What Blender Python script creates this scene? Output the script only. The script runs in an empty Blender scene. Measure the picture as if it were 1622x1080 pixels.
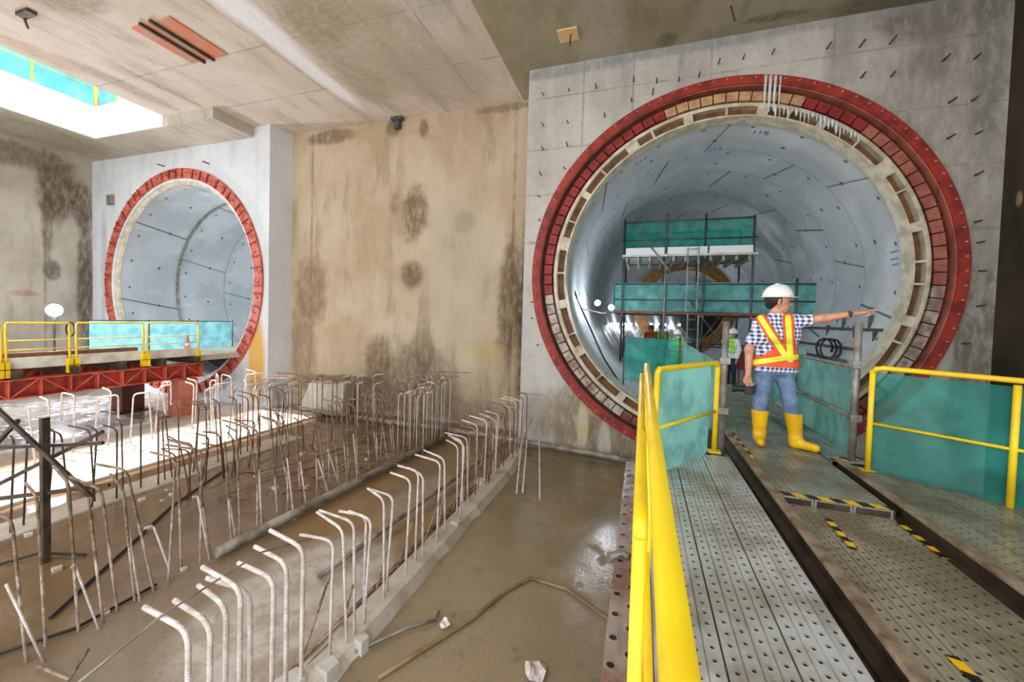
import bpy, math, random
import numpy as np
from mathutils import Vector, Matrix
random.seed(7)
C = bpy.context.scene.collection
# ---------------------------------------------------------------- camera, sky, sun, exposure
# positions are written in survey units u (camera station = origin, 1 u = 1.1 m); W() turns them into metres, pit floor at z = 0
K, H0 = 1.1, 2.65
def W(p): return Vector((p[0]*K, p[1]*K, (p[2]+H0)*K))
YAW, PITCH, ROLL = 0.32591867723, 0.03146494710, 0.02791805301
FPX, SX, SY = 650.0, -13.9895, -15.3921
def make_camera():
    cy, sy = math.cos(YAW), math.sin(YAW); cp, sp = math.cos(PITCH), math.sin(PITCH)
    f = Vector((-sy*cp, cy*cp, -sp)); r = Vector((cy, sy, 0)); u = r.cross(f)
    c, s = math.cos(ROLL), math.sin(ROLL)
    r2 = c*r + s*u; u2 = -s*r + c*u
    cd = bpy.data.cameras.new('camera'); cam = bpy.data.objects.new('camera', cd); C.objects.link(cam)
    M = Matrix((r2, u2, -f)).transposed().to_4x4(); M.translation = W((0, 0, 0)); cam.matrix_world = M
    cd.sensor_fit = 'HORIZONTAL'; cd.sensor_width = 36.0; cd.lens = 36.0*FPX/1622
    cd.shift_x = -SX/1622; cd.shift_y = SY/1622; cd.clip_start = 0.02; cd.clip_end = 500
    bpy.context.scene.camera = cam
make_camera()
vs = bpy.context.scene.view_settings
vs.view_transform = 'Standard'; vs.look = 'None'; vs.gamma = 1.0; vs.exposure = 1.12
try: vs.use_curve_mapping = False
except Exception: pass
bpy.context.scene.display_settings.display_device = 'sRGB'
w = bpy.data.worlds.new('sky'); bpy.context.scene.world = w; w.use_nodes = True
bg = w.node_tree.nodes['Background']
bg.inputs['Color'].default_value = (0.93, 0.965, 1.0, 1); bg.inputs['Strength'].default_value = 1.35
def make_sun(direction, strength, angle=0.6):
    d = bpy.data.lights.new('sun', 'SUN'); d.energy = strength; d.angle = math.radians(angle); d.color = (1.0, 0.97, 0.93)
    o = bpy.data.objects.new('sun', d); C.objects.link(o); o.location = W((-20, 0, 20))
    o.rotation_euler = Vector(direction).to_track_quat('-Z', 'Y').to_euler()
make_sun((4.35, 0.75, -7.45), 5.0)
# ---------------------------------------------------------------- node helpers
class NT:
    def __init__(s, name, rough=0.8, metal=0.0, spec=0.5):
        s.m = bpy.data.materials.new(name); s.m.use_nodes = True; s.t = s.m.node_tree; s.n = s.t.nodes; s.l = s.t.links
        s.b = s.n['Principled BSDF']; s.b.inputs['Roughness'].default_value = rough; s.b.inputs['Metallic'].default_value = metal
        s.b.inputs['Specular IOR Level'].default_value = spec
        s.pos = s.n.new('ShaderNodeNewGeometry').outputs['Position']
    def L(s, a, inp):
        if hasattr(a, 'links'): s.l.new(a, inp)
        else:
            try: inp.default_value = a
            except Exception: inp.default_value = (a[0], a[1], a[2], 1)
    def math(s, op, a, b=0.0, c=0.0, clamp=False):
        n = s.n.new('ShaderNodeMath'); n.operation = op; n.use_clamp = clamp
        s.L(a, n.inputs[0]); s.L(b, n.inputs[1]); s.L(c, n.inputs[2]); return n.outputs[0]
    def vm(s, op, a, b=(0, 0, 0), out=0):
        n = s.n.new('ShaderNodeVectorMath'); n.operation = op; s.L(a, n.inputs[0])
        if op == 'SCALE': s.L(b, n.inputs['Scale'])
        else: s.L(b, n.inputs[1])
        return n.outputs[1] if op in ('LENGTH', 'DOT_PRODUCT', 'DISTANCE') else n.outputs[0]
    def sep(s, v):
        n = s.n.new('ShaderNodeSeparateXYZ'); s.L(v, n.inputs[0]); return n.outputs
    def comb(s, x, y, z):
        n = s.n.new('ShaderNodeCombineXYZ'); s.L(x, n.inputs[0]); s.L(y, n.inputs[1]); s.L(z, n.inputs[2]); return n.outputs[0]
    def noise(s, scale, detail=4, rough=0.55, vec=None, dist=0.0, col=False):
        n = s.n.new('ShaderNodeTexNoise'); n.inputs['Scale'].default_value = scale; n.inputs['Detail'].default_value = detail
        n.inputs['Roughness'].default_value = rough; n.inputs['Distortion'].default_value = dist
        s.l.new(vec if vec is not None else s.pos, n.inputs['Vector']); return n.outputs[1] if col else n.outputs[0]
    def mr(s, v, a, b, c=0.0, d=1.0, smooth=True):
        n = s.n.new('ShaderNodeMapRange'); n.interpolation_type = 'SMOOTHSTEP' if smooth else 'LINEAR'
        s.L(v, n.inputs[0])
        for i, x in enumerate((a, b, c, d)): s.L(x, n.inputs[1+i])
        return n.outputs[0]
    def mix(s, f, a, b, mode='MIX'):
        n = s.n.new('ShaderNodeMix'); n.data_type = 'RGBA'; n.blend_type = mode; n.clamp_factor = True
        s.L(f, n.inputs[0]); s.L(a, n.inputs[6]); s.L(b, n.inputs[7]); return n.outputs[2]
    def bump(s, h, strength=0.3, dist=0.02):
        n = s.n.new('ShaderNodeBump'); n.inputs['Strength'].default_value = strength; n.inputs['Distance'].default_value = dist
        s.l.new(h, n.inputs['Height']); s.l.new(n.outputs[0], s.b.inputs['Normal'])
    def color(s, c): s.L(c, s.b.inputs['Base Color']); return s
    def rough(s, r): s.L(r, s.b.inputs['Roughness']); return s
    def stretch(s, x, y, z): return s.vm('MULTIPLY', s.pos, (x, y, z))
    def blob(s, c, r, amp=0.35, nscale=1.6, soft=0.45, nv=None):
        """mask 1 inside an irregular patch centred at c (u) with radii r (u)"""
        p = s.vm('SUBTRACT', s.pos, tuple(W(c))); p = s.vm('DIVIDE', p, tuple(K*x for x in r))
        d = s.vm('LENGTH', p)
        nv = nv if nv is not None else s.noise(nscale, 5, 0.65)
        d = s.math('ADD', d, s.math('MULTIPLY', s.math('SUBTRACT', nv, 0.5), amp*3.2))
        return s.mr(d, 1.0-soft, 1.0+soft*0.4, 1.0, 0.0)
def lin(r, g, b):
    f = lambda v: (v/255/12.92) if v/255 <= 0.04045 else ((v/255+0.055)/1.055)**2.4
    return (f(r), f(g), f(b), 1)
def simple(name, rgb, rough=0.6, metal=0.0, var=0.0, vscale=8.0, rgb2=None, bump=0.0):
    t = NT(name, rough, metal)
    if var > 0 or rgb2:
        n = t.noise(vscale, 5, 0.6); c2 = lin(*rgb2) if rgb2 else tuple(x*(1-var) for x in lin(*rgb)[:3])+(1,)
        t.color(t.mix(t.mr(n, 0.38, 0.66), lin(*rgb), c2))
        if bump: t.bump(n, bump, 0.01)
    else: t.color(lin(*rgb))
    return t.m
def emis(name, rgb, s):
    t = NT(name); t.color((0, 0, 0, 1)); t.b.inputs['Emission Color'].default_value = rgb+(1,); t.b.inputs['Emission Strength'].default_value = s; return t.m
# ---------------------------------------------------------------- mesh builder
class MB:
    """collects verts in survey units (raw=False) or metres (raw=True); build() makes ONE mesh object"""
    def __init__(s, raw=False): s.v = []; s.f = []; s.raw = raw; s.mi = []; s.cur = 0; s.sm = []
    def add(s, vs, fs, smooth=False):
        o = len(s.v); s.v += [tuple(v) for v in vs]
        for f in fs: s.f.append(tuple(i+o for i in f)); s.mi.append(s.cur); s.sm.append(smooth)
        return s
    def box(s, a, b):
        x0, y0, z0 = a; x1, y1, z1 = b
        return s.add([(x0,y0,z0),(x1,y0,z0),(x1,y1,z0),(x0,y1,z0),(x0,y0,z1),(x1,y0,z1),(x1,y1,z1),(x0,y1,z1)],
                     [(0,3,2,1),(4,5,6,7),(0,1,5,4),(1,2,6,5),(2,3,7,6),(3,0,4,7)])
    def bar(s, p, q, wd, ht, up=(0, 0, 1)):
        p, q = Vector(p), Vector(q); d = (q-p).normalized(); u = Vector(up); sd = d.cross(u)
        if sd.length < 1e-4: sd = d.cross(Vector((0, 1, 0)))
        sd.normalize(); u = sd.cross(d).normalized(); vs = []
        for c in (p, q):
            for a, b in ((-1,-1),(1,-1),(1,1),(-1,1)): vs.append(c+sd*a*wd/2+u*b*ht/2)
        return s.add(vs, [(3,2,1,0),(4,5,6,7),(0,1,5,4),(1,2,6,5),(2,3,7,6),(3,0,4,7)])
    def tube(s, pts, r, n=8, cap=True):
        pts = [Vector(p) for p in pts]; k = len(pts); vs = []; fs = []
        prev = None
        for i, p in enumerate(pts):
            d = (pts[min(i+1, k-1)]-pts[max(i-1, 0)]).normalized()
            if prev is None:
                a = d.cross(Vector((0, 0, 1)));  a = a if a.length > 1e-3 else d.cross(Vector((1, 0, 0))); a.normalize()
            else:
                a = prev-d*prev.dot(d); a.normalize()
            prev = a; b = d.cross(a); rr = r[i] if isinstance(r, (list, tuple)) else r
            for j in range(n):
                t = 2*math.pi*j/n; vs.append(p+a*math.cos(t)*rr+b*math.sin(t)*rr)
        for i in range(k-1):
            for j in range(n):
                fs.append((i*n+j, (i+1)*n+j, (i+1)*n+(j+1) % n, i*n+(j+1) % n))
        s.add(vs, fs, True)
        if cap: s.add([vs[j] for j in range(n)], [tuple(range(n))]); s.add([vs[(k-1)*n+j] for j in range(n)], [tuple(reversed(range(n)))])
        return s
    def ring(s, cx, cz, r0, r1, y0, y1, n=128, a0=0.0, a1=2*math.pi):
        """annulus solid about a Y axis"""
        full = abs(a1-a0-2*math.pi) < 1e-6; m = n if full else n+1; vs = []
        for i in range(m):
            t = a0+(a1-a0)*i/n; c, q = math.cos(t), math.sin(t)
            for r, y in ((r0,y0),(r1,y0),(r1,y1),(r0,y1)): vs.append((cx+c*r, y, cz+q*r))
        fs = []
        for i in range(n):
            j = (i+1) % m
            for k in range(4): fs.append((i*4+k, i*4+(k+1) % 4, j*4+(k+1) % 4, j*4+k))
        if not full: fs += [(3,2,1,0), (n*4, n*4+1, n*4+2, n*4+3)]
        return s.add(vs, fs)
    def prism(s, poly, axis, a, b):
        n = len(poly); vs = []
        for v in (a, b):
            for p in poly:
                vs.append({'x': (v, p[0], p[1]), 'y': (p[0], v, p[1]), 'z': (p[0], p[1], v)}[axis])
        return s.add(vs, [tuple(range(n)), tuple(reversed(range(n, 2*n)))]+[(i, i+n, (i+1) % n+n, (i+1) % n) for i in range(n)])
    def sheet(s, fn, nu, nv):
        vs = [fn(i/nu, j/nv) for j in range(nv+1) for i in range(nu+1)]
        return s.add(vs, [(j*(nu+1)+i, j*(nu+1)+i+1, (j+1)*(nu+1)+i+1, (j+1)*(nu+1)+i) for j in range(nv) for i in range(nu)], True)
    def build(s, name, mat, parent=None, origin=None, bevel=0.0, thick=0.0, recalc=True):
        V = [Vector(v) if s.raw else W(v) for v in s.v]
        if parent is not None: o = Vector((0,0,0)) if s.raw else parent.location.copy()
        elif origin is not None: o = Vector(origin) if s.raw else W(origin)
        else:
            lo = [min(v[i] for v in V) for i in range(3)]; hi = [max(v[i] for v in V) for i in range(3)]
            o = Vector(((lo[0]+hi[0])/2, (lo[1]+hi[1])/2, lo[2]))
        me = bpy.data.meshes.new(name); me.from_pydata([v-o for v in V], [], s.f)
        for m in (mat if isinstance(mat, (list, tuple)) else [mat]): me.materials.append(m)
        me.polygons.foreach_set('material_index', s.mi); me.polygons.foreach_set('use_smooth', s.sm)
        if recalc:
            import bmesh
            bm = bmesh.new(); bm.from_mesh(me); bmesh.ops.remove_doubles(bm, verts=bm.verts, dist=1e-6) if len(V) < 60000 else None
            bmesh.ops.recalc_face_normals(bm, faces=bm.faces); bm.to_mesh(me); bm.free()
        ob = bpy.data.objects.new(name, me); C.objects.link(ob)
        if parent is not None: ob.parent = parent
        else: ob.location = o
        if thick: md = ob.modifiers.new('solid', 'SOLIDIFY'); md.thickness = thick; md.offset = 0
        if bevel: md = ob.modifiers.new('bevel', 'BEVEL'); md.width = bevel; md.segments = 2; md.limit_method = 'ANGLE'
        return ob
def tag(o, label, cat, group=None, kind=None):
    if label: o['label'] = label
    if cat: o['category'] = cat
    if group: o['group'] = group
    if kind: o['kind'] = kind
    return o
def thing(name, base, label, cat, group=None, raw=False, rz=0.0):
    o = bpy.data.objects.new(name, None); C.objects.link(o); o.location = Vector(base) if raw else W(base)
    o.rotation_euler = (0, 0, rz); o.empty_display_size = 0.1
    return tag(o, label, cat, group)
def struct(o): o['kind'] = 'structure'; return o
def dup(ob, parent=None, loc=None, rot=None):
    c = ob.copy(); C.objects.link(c)
    if parent is not None: c.parent = parent
    if loc is not None: c.location = loc
    if rot is not None: c.rotation_euler = rot
    return c
# ---------------------------------------------------------------- materials
def concrete(name, c1, c2, stains_and_light=(), vlines=(), hlines=(), hax=2, vax=0, fine=14, streak=(1,1,0.25), rough=0.85, blotch=0.5, hbreak=0.0, streakamt=0.6, tops=None, spec=0.3):
    t = NT(name, rough, spec=spec)
    n1 = t.noise(0.55, 5, 0.6); n2 = t.noise(fine, 3, 0.7); ns = t.noise(2.2, 4, 0.6, t.stretch(*streak))
    col = t.mix(t.mr(n1, 0.35, 0.65, 0, blotch*1.6), lin(*c1), lin(*c2))
    col = t.mix(t.mr(ns, 0.5, 0.72, 0, streakamt), col, lin(*[int(x*0.82) for x in c2]))
    col = t.mix(t.mr(ns, 0.46, 0.28, 0, streakamt*0.5), col, lin(*[min(255, int(x*1.08)) for x in c1]))
    xyz = t.sep(t.pos)
    joint = 0.0
    for ax, lst in ((vax, vlines), (hax, hlines)):
        for (u, wd) in lst:
            wpos = (u+H0)*K if ax == 2 else u*K
            d = t.math('ABSOLUTE', t.math('SUBTRACT', xyz[ax], wpos))
            m = t.mr(d, wd*0.4, wd, 1, 0)
            m = t.math('MULTIPLY', m, t.mr(t.noise(3.0, 2), 0.35, 0.6, 0.25, 0.9))
            joint = t.math('MAXIMUM', joint, m)
    if vlines or hlines: col = t.mix(t.math('MULTIPLY', joint, 0.45), col, lin(*[int(x*0.45) for x in c2]))
    nv = t.noise(1.7, 6, 0.68)
    nf = t.noise(9, 5, 0.7, t.stretch(1, 1, 0.35))
    rg = rough; wet = 0.0
    for st in stains_and_light:
        c, r, rgb, k = st[:4]; amp = st[4] if len(st) > 4 else 0.35
        m = t.blob(c, r, amp, nv=nv); m = t.math('MULTIPLY', m, k) if len(st) > 5 else t.math('MULTIPLY', m, t.mr(nf, 0.3, 0.6, k*0.35, k*0.88)); col = t.mix(m, col, lin(*rgb))
    col = t.mix(t.mr(n2, 0.45, 0.75, 0, 0.22), col, lin(*[int(x*0.7) for x in c2]))
    t.color(col)
    h = t.math('ADD', t.math('MULTIPLY', n2, 0.5), t.math('MULTIPLY', n1, 1.0))
    if vlines or hlines: h = t.math('SUBTRACT', h, t.math('MULTIPLY', joint, 0.5))
    t.bump(h, 0.25, 0.02)
    return t.m
DK = (98, 80, 58)
M = {}
M['block_right'] = concrete('concrete_portal_right', (205,200,192), (176,169,160), stains_and_light=[
    ((-1.6,8.2,4.95), (1.3,0.5,0.16), (140,145,148), .9), ((0.6,8.2,5.02), (2.0,.5,.16), (140,145,148), .9), ((4.2,8.2,4.85), (1.1,.5,.4), (92,88,78), .9), ((3.1,8.2,5.0), (1.2,.5,.13), (150,150,148), .7),
    ((4.2,8.2,2.6), (1.3,1,2.6), (150,142,130), .8), ((4.8,8.2,-.5), (.5,1,1.6), (96,88,76), .9), ((4.45,8.2,.2), (.12,1,1.6), (208,202,194), .8, .15),
    ((-1.2,8.2,-2.0), (.8,1,.75), (138,112,78), .9), ((-.3,8.2,-2.3), (.7,1,.8), (126,102,70), .95), ((-1.05,8.2,-2.15), (.12,1,.6), (222,212,170), .8, .2), ((-.62,8.2,-2.4), (.14,1,.55), (215,205,195), .9, .2),
    ((-1.9,8.2,-1.9), (.5,1,.5), (160,148,128), .7), ((4.75,8.2,3.9), (.25,.5,1.2), (120,118,108), .7), ((2.9,8.2,4.3), (.25,1,.5), (150,146,140), .7),
    ((3.2,8.2,-2.4), (2.2,1,.9), (120,110,92), .9), ((4.1,8.2,4.3), (.3,1,.5), (128,122,112), .7)],
    vlines=[(-1.25,.03),(-.32,.03),(1.0,.02),(2.81,.03),(3.84,.05)], hlines=[(4.45,.02),(3.43,.02),(2.53,.025),(1.56,.05),(-1.55,.02)], blotch=.45)
M['recess'] = concrete('concrete_wall_back', (200,182,158), (180,158,130), stains_and_light=[
    ((-5.6,9.27,2.6), (.42,1,.85), (104,82,50), .95), ((-6.2,9.27,2.9), (.16,1,.35), (118,92,62), .7), ((-5.65,9.27,1.05), (.38,1,.38), (98,76,48), .95, .2), ((-4.2,9.27,2.3), (.35,1,.3), (140,120,84), .7),
    ((-8.9,9.27,.6), (.6,1,1.15), (128,102,76), .85), ((-9.15,9.27,-.9), (.5,1,1.4), (138,112,88), .8), ((-3.0,9.27,.5), (.35,1,1.7), (88,68,42), .95), ((-2.5,9.27,-.3), (.35,1,3.2), (58,46,34), 1., .15),
    ((-5.6,9.27,-1.8), (1.5,1,1.2), (110,92,72), .9), ((-6.6,9.27,-1.3), (.45,1,.9), (112,90,66), .85), ((-5.3,9.27,-.8), (.35,1,.9), (116,98,76), .8), ((-7.6,9.27,-2.2), (1.9,1,.5), (124,102,80), .8), ((-4.5,9.27,-2.3), (1.6,1,.35), (120,106,88), .8),
    ((-3.6,9.27,-.8), (.6,1,.22), (190,172,92), .5, .2), ((-8.3,9.27,4.85), (.9,1,.22), (108,84,54), .9), ((-6.3,9.27,4.85), (.25,1,.25), (104,80,50), .9), ((-5.4,9.27,4.75), (.15,1,.25), (120,84,40), .9), ((-6.05,9.27,3.3), (.15,1,1.6), (160,138,104), .6),
    ((-4.3,9.27,1.2), (1.1,1,2.2), (182,172,150), .6), ((-3.3,9.27,4.95), (.8,1,.1), (120,106,86), .8)],
    vlines=[(-8.9,.05),(-2.95,.06)], fine=26, blotch=.6)
M['block_left'] = concrete('concrete_portal_left', (222,226,230), (210,212,216), stains_and_light=[((-10.15,8.6,-1.4), (.36,1,1.4), (222,168,60), .9, .1, 1), ((-16.8,8.6,1.3), (.18,1,2.2), (150,150,150), .6), ((-9.9,8.6,-2.2), (.6,1,.4), (150,140,130), .7)], blotch=.35, streakamt=.3)
M['wall_left'] = concrete('concrete_wall_left', (198,190,176), (172,162,146), stains_and_light=[
    ((-17.4,7.75,3.6), (1,.5,1.1), (84,66,48), .95), ((-17.4,8.35,3.2), (1,.28,.9), (84,66,50), .9), ((-17.4,8.4,.6), (1,.25,2.2), (70,60,48), .95, .2), ((-17.4,7.6,1.1), (1,.25,.35), (88,72,56), .9), ((-17.4,7.5,2.4), (1,.15,1.2), (96,78,60), .7),
    ((-17.4,6.5,4.4), (1,2.,.4), (110,90,72), .8), ((-17.4,7.0,.35), (1,.35,.1), (170,90,80), .6, .15)], vlines=[(7.45,.05)], vax=1, fine=20)
M['wall_right'] = concrete('concrete_wall_right', (70,60,46), (46,40,30), stains_and_light=[((5,7.6,.9), (1,.08,.35), (190,160,130), .8, .15), ((5,7.9,1.9), (1,.06,.12), (190,160,130), .8, .1), ((5,7.8,3.2), (1,.06,.12), (214,200,170), .8, .1), ((5,7.4,-.2), (1,.1,.3), (150,140,120), .7), ((5,7.3,4.6), (1,.4,.6), (98,74,56), .7)], fine=20)
M['ceiling'] = concrete('concrete_ceiling', (222,210,198), (208,194,178), stains_and_light=[
    ((-5.2,6.4,5.06), (1.3,2.6,1), (178,164,142), .8), ((-4.2,8.0,5.06), (1.2,1.2,1), (182,172,158), .7), ((-6.0,7.6,5.06), (.5,1.0,1), (168,156,136), .8), ((-5.6,5.8,5.06), (.8,.7,1), (160,146,122), .7),
    ((-9.1,4.15,5.06), (.8,.5,1), (150,140,120), .85, .15), ((-3.4,5.7,5.06), (.5,.7,1), (176,180,184), .7), ((-11.4,6.2,5.06), (.25,1.3,1), (158,142,120), .7), ((-10.6,6.6,5.06), (.12,1.0,1), (150,136,116), .7), ((-11.7,4.9,5.06), (.3,.8,1), (190,150,114), .6),
    ((-6.58,5.0,5.06), (.34,1.9,1), (246,248,254), .95, .05, 1), ((-6.72,7.0,5.06), (.22,1.7,1), (246,248,254), .9, .04, 1)],  # these two paint a bright reflected-light band into the ceiling colour
    vlines=[(-7.0,.03),(-4.75,.03),(-3.8,.03),(-9.5,.02)], hlines=[(7.6,.03),(6.05,.025)], hax=1, vax=0, streak=(1,.25,1), rough=.8)
M['ceiling_low'] = concrete('concrete_ceiling_low', (204,196,182), (182,172,154), stains_and_light=[((-16.2,6.6,4.78), (1.1,2.5,1), (132,122,100), .7)], streak=(1,.3,1))
M['ceiling_right'] = concrete('concrete_ceiling_right', (172,164,142), (150,142,116), stains_and_light=[((-.9,7.4,5.06), (.5,1.2,1), (184,172,158), .8, .15), ((1.0,7.5,5.06), (.35,.5,1), (180,170,156), .7), ((.25,8.0,5.06), (.2,.2,1), (104,98,80), .9), ((3.6,8.0,5.06), (1.2,.3,1), (110,104,88), .9), ((1.9,7.9,5.06), (.5,.12,1), (100,96,84), .8), ((-2.2,8.6,5.06), (.5,.5,1), (140,128,106), .8)], streak=(1,.3,1))
def floor_mat():
    t = NT('wet_pit_floor', 0.3, spec=0.5)
    n1 = t.noise(0.9, 6, 0.6); n2 = t.noise(4, 5, 0.65); n3 = t.noise(22, 3, 0.6)
    xyz = t.sep(t.pos); x = t.math('ADD', t.math('DIVIDE', xyz[0], K), t.math('MULTIPLY', t.math('SUBTRACT', n2, .5), .5)); y = t.math('DIVIDE', xyz[1], K)
    east = t.mix(t.mr(n1, .38, .62), lin(124,112,82), lin(146,128,98))
    east = t.mix(t.mr(y, 6.5, 3.0, 0, .75), east, lin(158,138,110)); east = t.mix(t.mr(n2, .58, .72, 0, .5), east, lin(84,76,58))
    mid = t.mix(t.mr(n1, .4, .6), lin(138,106,66), lin(128,106,80)); mid = t.mix(t.mr(y, 4.2, 2.4, 0, .8), mid, lin(136,118,98))
    west = t.mix(t.mr(n1, .4, .62), lin(114,90,64), lin(134,110,84)); west = t.mix(t.mr(n2, .55, .7, 0, .5), west, lin(88,66,46))
    far = t.mix(t.mr(n1, .4, .6), lin(176,168,156), lin(140,130,116)); far = t.mix(t.mr(n2, .52, .62), far, lin(206,202,196))
    col = t.mix(t.mr(x, -1.9, -2.1), east, mid); col = t.mix(t.mr(x, -4.0, -4.4), col, west); col = t.mix(t.mr(x, -9.5, -10.7), col, far)
    pale = t.blob((-2.95,3.0,-2.65), (.72,1.15,1), .14, soft=.3, nv=n1)
    pale2 = t.blob((-2.65,1.6,-2.65), (.5,.9,1), .2, nv=n1); pale3 = t.blob((-3.0,5.2,-2.65), (.35,1.0,1), .2, nv=n1)
    pm = t.math('MAXIMUM', pale, t.math('MULTIPLY', pale3, .35)); pm = t.math('MAXIMUM', pm, pale2)
    pm = t.math('MULTIPLY', pm, t.mr(x, -2.0, -2.15))
    palec = t.mix(t.mr(n2, .4, .6), lin(196,186,176), lin(170,156,140)); col = t.mix(pm, col, palec)
    grime = t.math('MULTIPLY', t.mr(n3, .55, .75, 0, .35), 1.0); col = t.mix(grime, col, lin(80,66,48))
    t.color(col)
    dry = t.math('MAXIMUM', pm, t.mr(t.math('ADD', n1, t.math('MULTIPLY', t.math('SUBTRACT', n2, .5), .6)), .5, .62))
    t.rough(t.mr(dry, 0, 1, .16, .55)); t.bump(t.math('ADD', n3, n2), 0.12, 0.02); return t.m
M['floor'] = floor_mat()
M['kerb'] = concrete('kerb_concrete', (214,204,190), (176,160,138), fine=18, rough=.7)
M['slab'] = concrete('sunlit_slab_concrete', (206,200,190), (180,168,150), fine=16, rough=.7, stains_and_light=[((-9.4,3.6,-2.6), (.7,.5,1), (190,140,96), .7)])
M['hole'] = concrete('opening_concrete', (222,224,226), (206,208,210), blotch=.3, streakamt=.2)
def rebar_mat(name, c1, c2, ribs=True):
    t = NT(name, .7, .1); n = t.noise(9, 4, .65); t.color(t.mix(t.mr(n, .4, .6), lin(*c1), lin(*c2)))
    if ribs: z = t.sep(t.pos)[2]; t.bump(t.math('SINE', t.math('MULTIPLY', z, 420.0)), .5, .004)
    return t.m
M['rebar_pale'] = rebar_mat('rebar_cement_dusted', (234,224,220), (206,192,182))
M['rebar_brown'] = rebar_mat('rebar_weathered', (164,142,122), (112,82,60))
M['rebar_rust'] = rebar_mat('rebar_rusty', (140,96,66), (92,58,40))
M['rebar_dark'] = rebar_mat('rebar_dark', (92,80,70), (60,50,44))
M['yellow'] = simple('yellow_paint', (246,214,26), .42, rgb2=(232,190,30), vscale=3)
M['yellow_far'] = M['yellow']
M['steel_brown'] = simple('weathered_steel', (138,112,98), .5, .2, rgb2=(96,60,50), vscale=5, bump=.1)
M['steel_dark'] = simple('dark_steel', (84,70,56), .55, .3, rgb2=(52,40,32), vscale=6)
M['rail_web'] = simple('rail_web_dark', (70,54,42), .6, .2, rgb2=(46,34,28), vscale=5)
M['rail'] = simple('rail_steel', (164,144,124), .42, .2, rgb2=(112,86,66), vscale=7)
M['galv'] = simple('galvanised_tube', (158,156,148), .5, .45, rgb2=(120,112,100), vscale=6)
M['galv_dark'] = simple('dark_scaffold_tube', (92,100,96), .5, .4, rgb2=(64,70,66), vscale=6)
M['red_steel'] = simple('red_primer_steel', (176,58,44), .5, .05, rgb2=(120,42,36), vscale=4)
M['red_light'] = simple('red_primer_edge', (214,104,80), .5, .05, rgb2=(180,70,56), vscale=4)
M['brown_steel'] = simple('brown_primer_steel', (112,62,50), .5, .1, rgb2=(84,46,38), vscale=3)
M['salmon'] = simple('salmon_primer_steel', (190,116,92), .55, rgb2=(160,90,70), vscale=3)
M['timber'] = simple('brown_timber', (132,84,62), .7, rgb2=(104,62,46), vscale=5)
M['tarp'] = simple('white_board', (226,224,214), .6, rgb2=(196,190,178), vscale=4)
M['black'] = simple('black_rubber', (28,28,30), .5)
M['white'] = simple('white_plastic', (240,240,238), .35)
M['paper'] = simple('crumpled_paper', (226,216,212), .7, rgb2=(190,170,165), vscale=30)
M['hose'] = simple('hose_brown', (150,124,84), .5, rgb2=(112,92,60), vscale=3)
M['pipe'] = simple('muddy_pipe', (160,150,136), .5, .2, rgb2=(104,94,80), vscale=4)
M['ply'] = simple('plywood', (226,190,140), .7)
M['cone'] = simple('cone_pink_orange', (240,120,110), .5)
M['lamp'] = emis('floodlamp_glow', (.86,.88,1.0), 60.0)
M['lamp_small'] = emis('festoon_glow', (.9,.97,1.0), 14.0)
M['net'] = None
def net_mat(name, c, opacity, glow=.35):
    t = NT(name, .8); out = t.n['Material Output']
    tr = t.n.new('ShaderNodeBsdfTransparent'); tr.inputs[0].default_value = (.72, .97, .94, 1)
    tl = t.n.new('ShaderNodeBsdfTranslucent'); a = t.n.new('ShaderNodeMixShader'); b = t.n.new('ShaderNodeMixShader')
    n = t.noise(3, 5, .6); cc = t.mix(t.mr(n, .35, .65), lin(*c), lin(*[int(x*.8) for x in c])); t.color(cc); t.L(cc, tl.inputs[0])
    a.inputs[0].default_value = glow; t.l.new(t.b.outputs[0], a.inputs[1]); t.l.new(tl.outputs[0], a.inputs[2])
    op = t.mr(t.noise(1.3, 2, .5), .3, .7, max(opacity-.06, 0), min(opacity+.06, 1)); t.L(op, b.inputs[0])
    t.l.new(tr.outputs[0], b.inputs[1]); t.l.new(a.outputs[0], b.inputs[2]); t.l.new(b.outputs[0], out.inputs[0]); return t.m
M['net'] = net_mat('teal_debris_net', (170,252,245), .9, .55)
M['net_thin'] = net_mat('teal_debris_net_thin', (74,200,186), .6, .5)
M['net_scaffold'] = net_mat('scaffold_teal_net', (150,246,238), .78, .5)
M['net_roof'] = net_mat('roof_teal_net', (36,160,178), .85, .4)
M['net_dark'] = net_mat('green_debris_net', (84,216,196), .62, .55)
M['net_pale'] = net_mat('pale_teal_net', (150,222,226), .8, .6)
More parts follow.
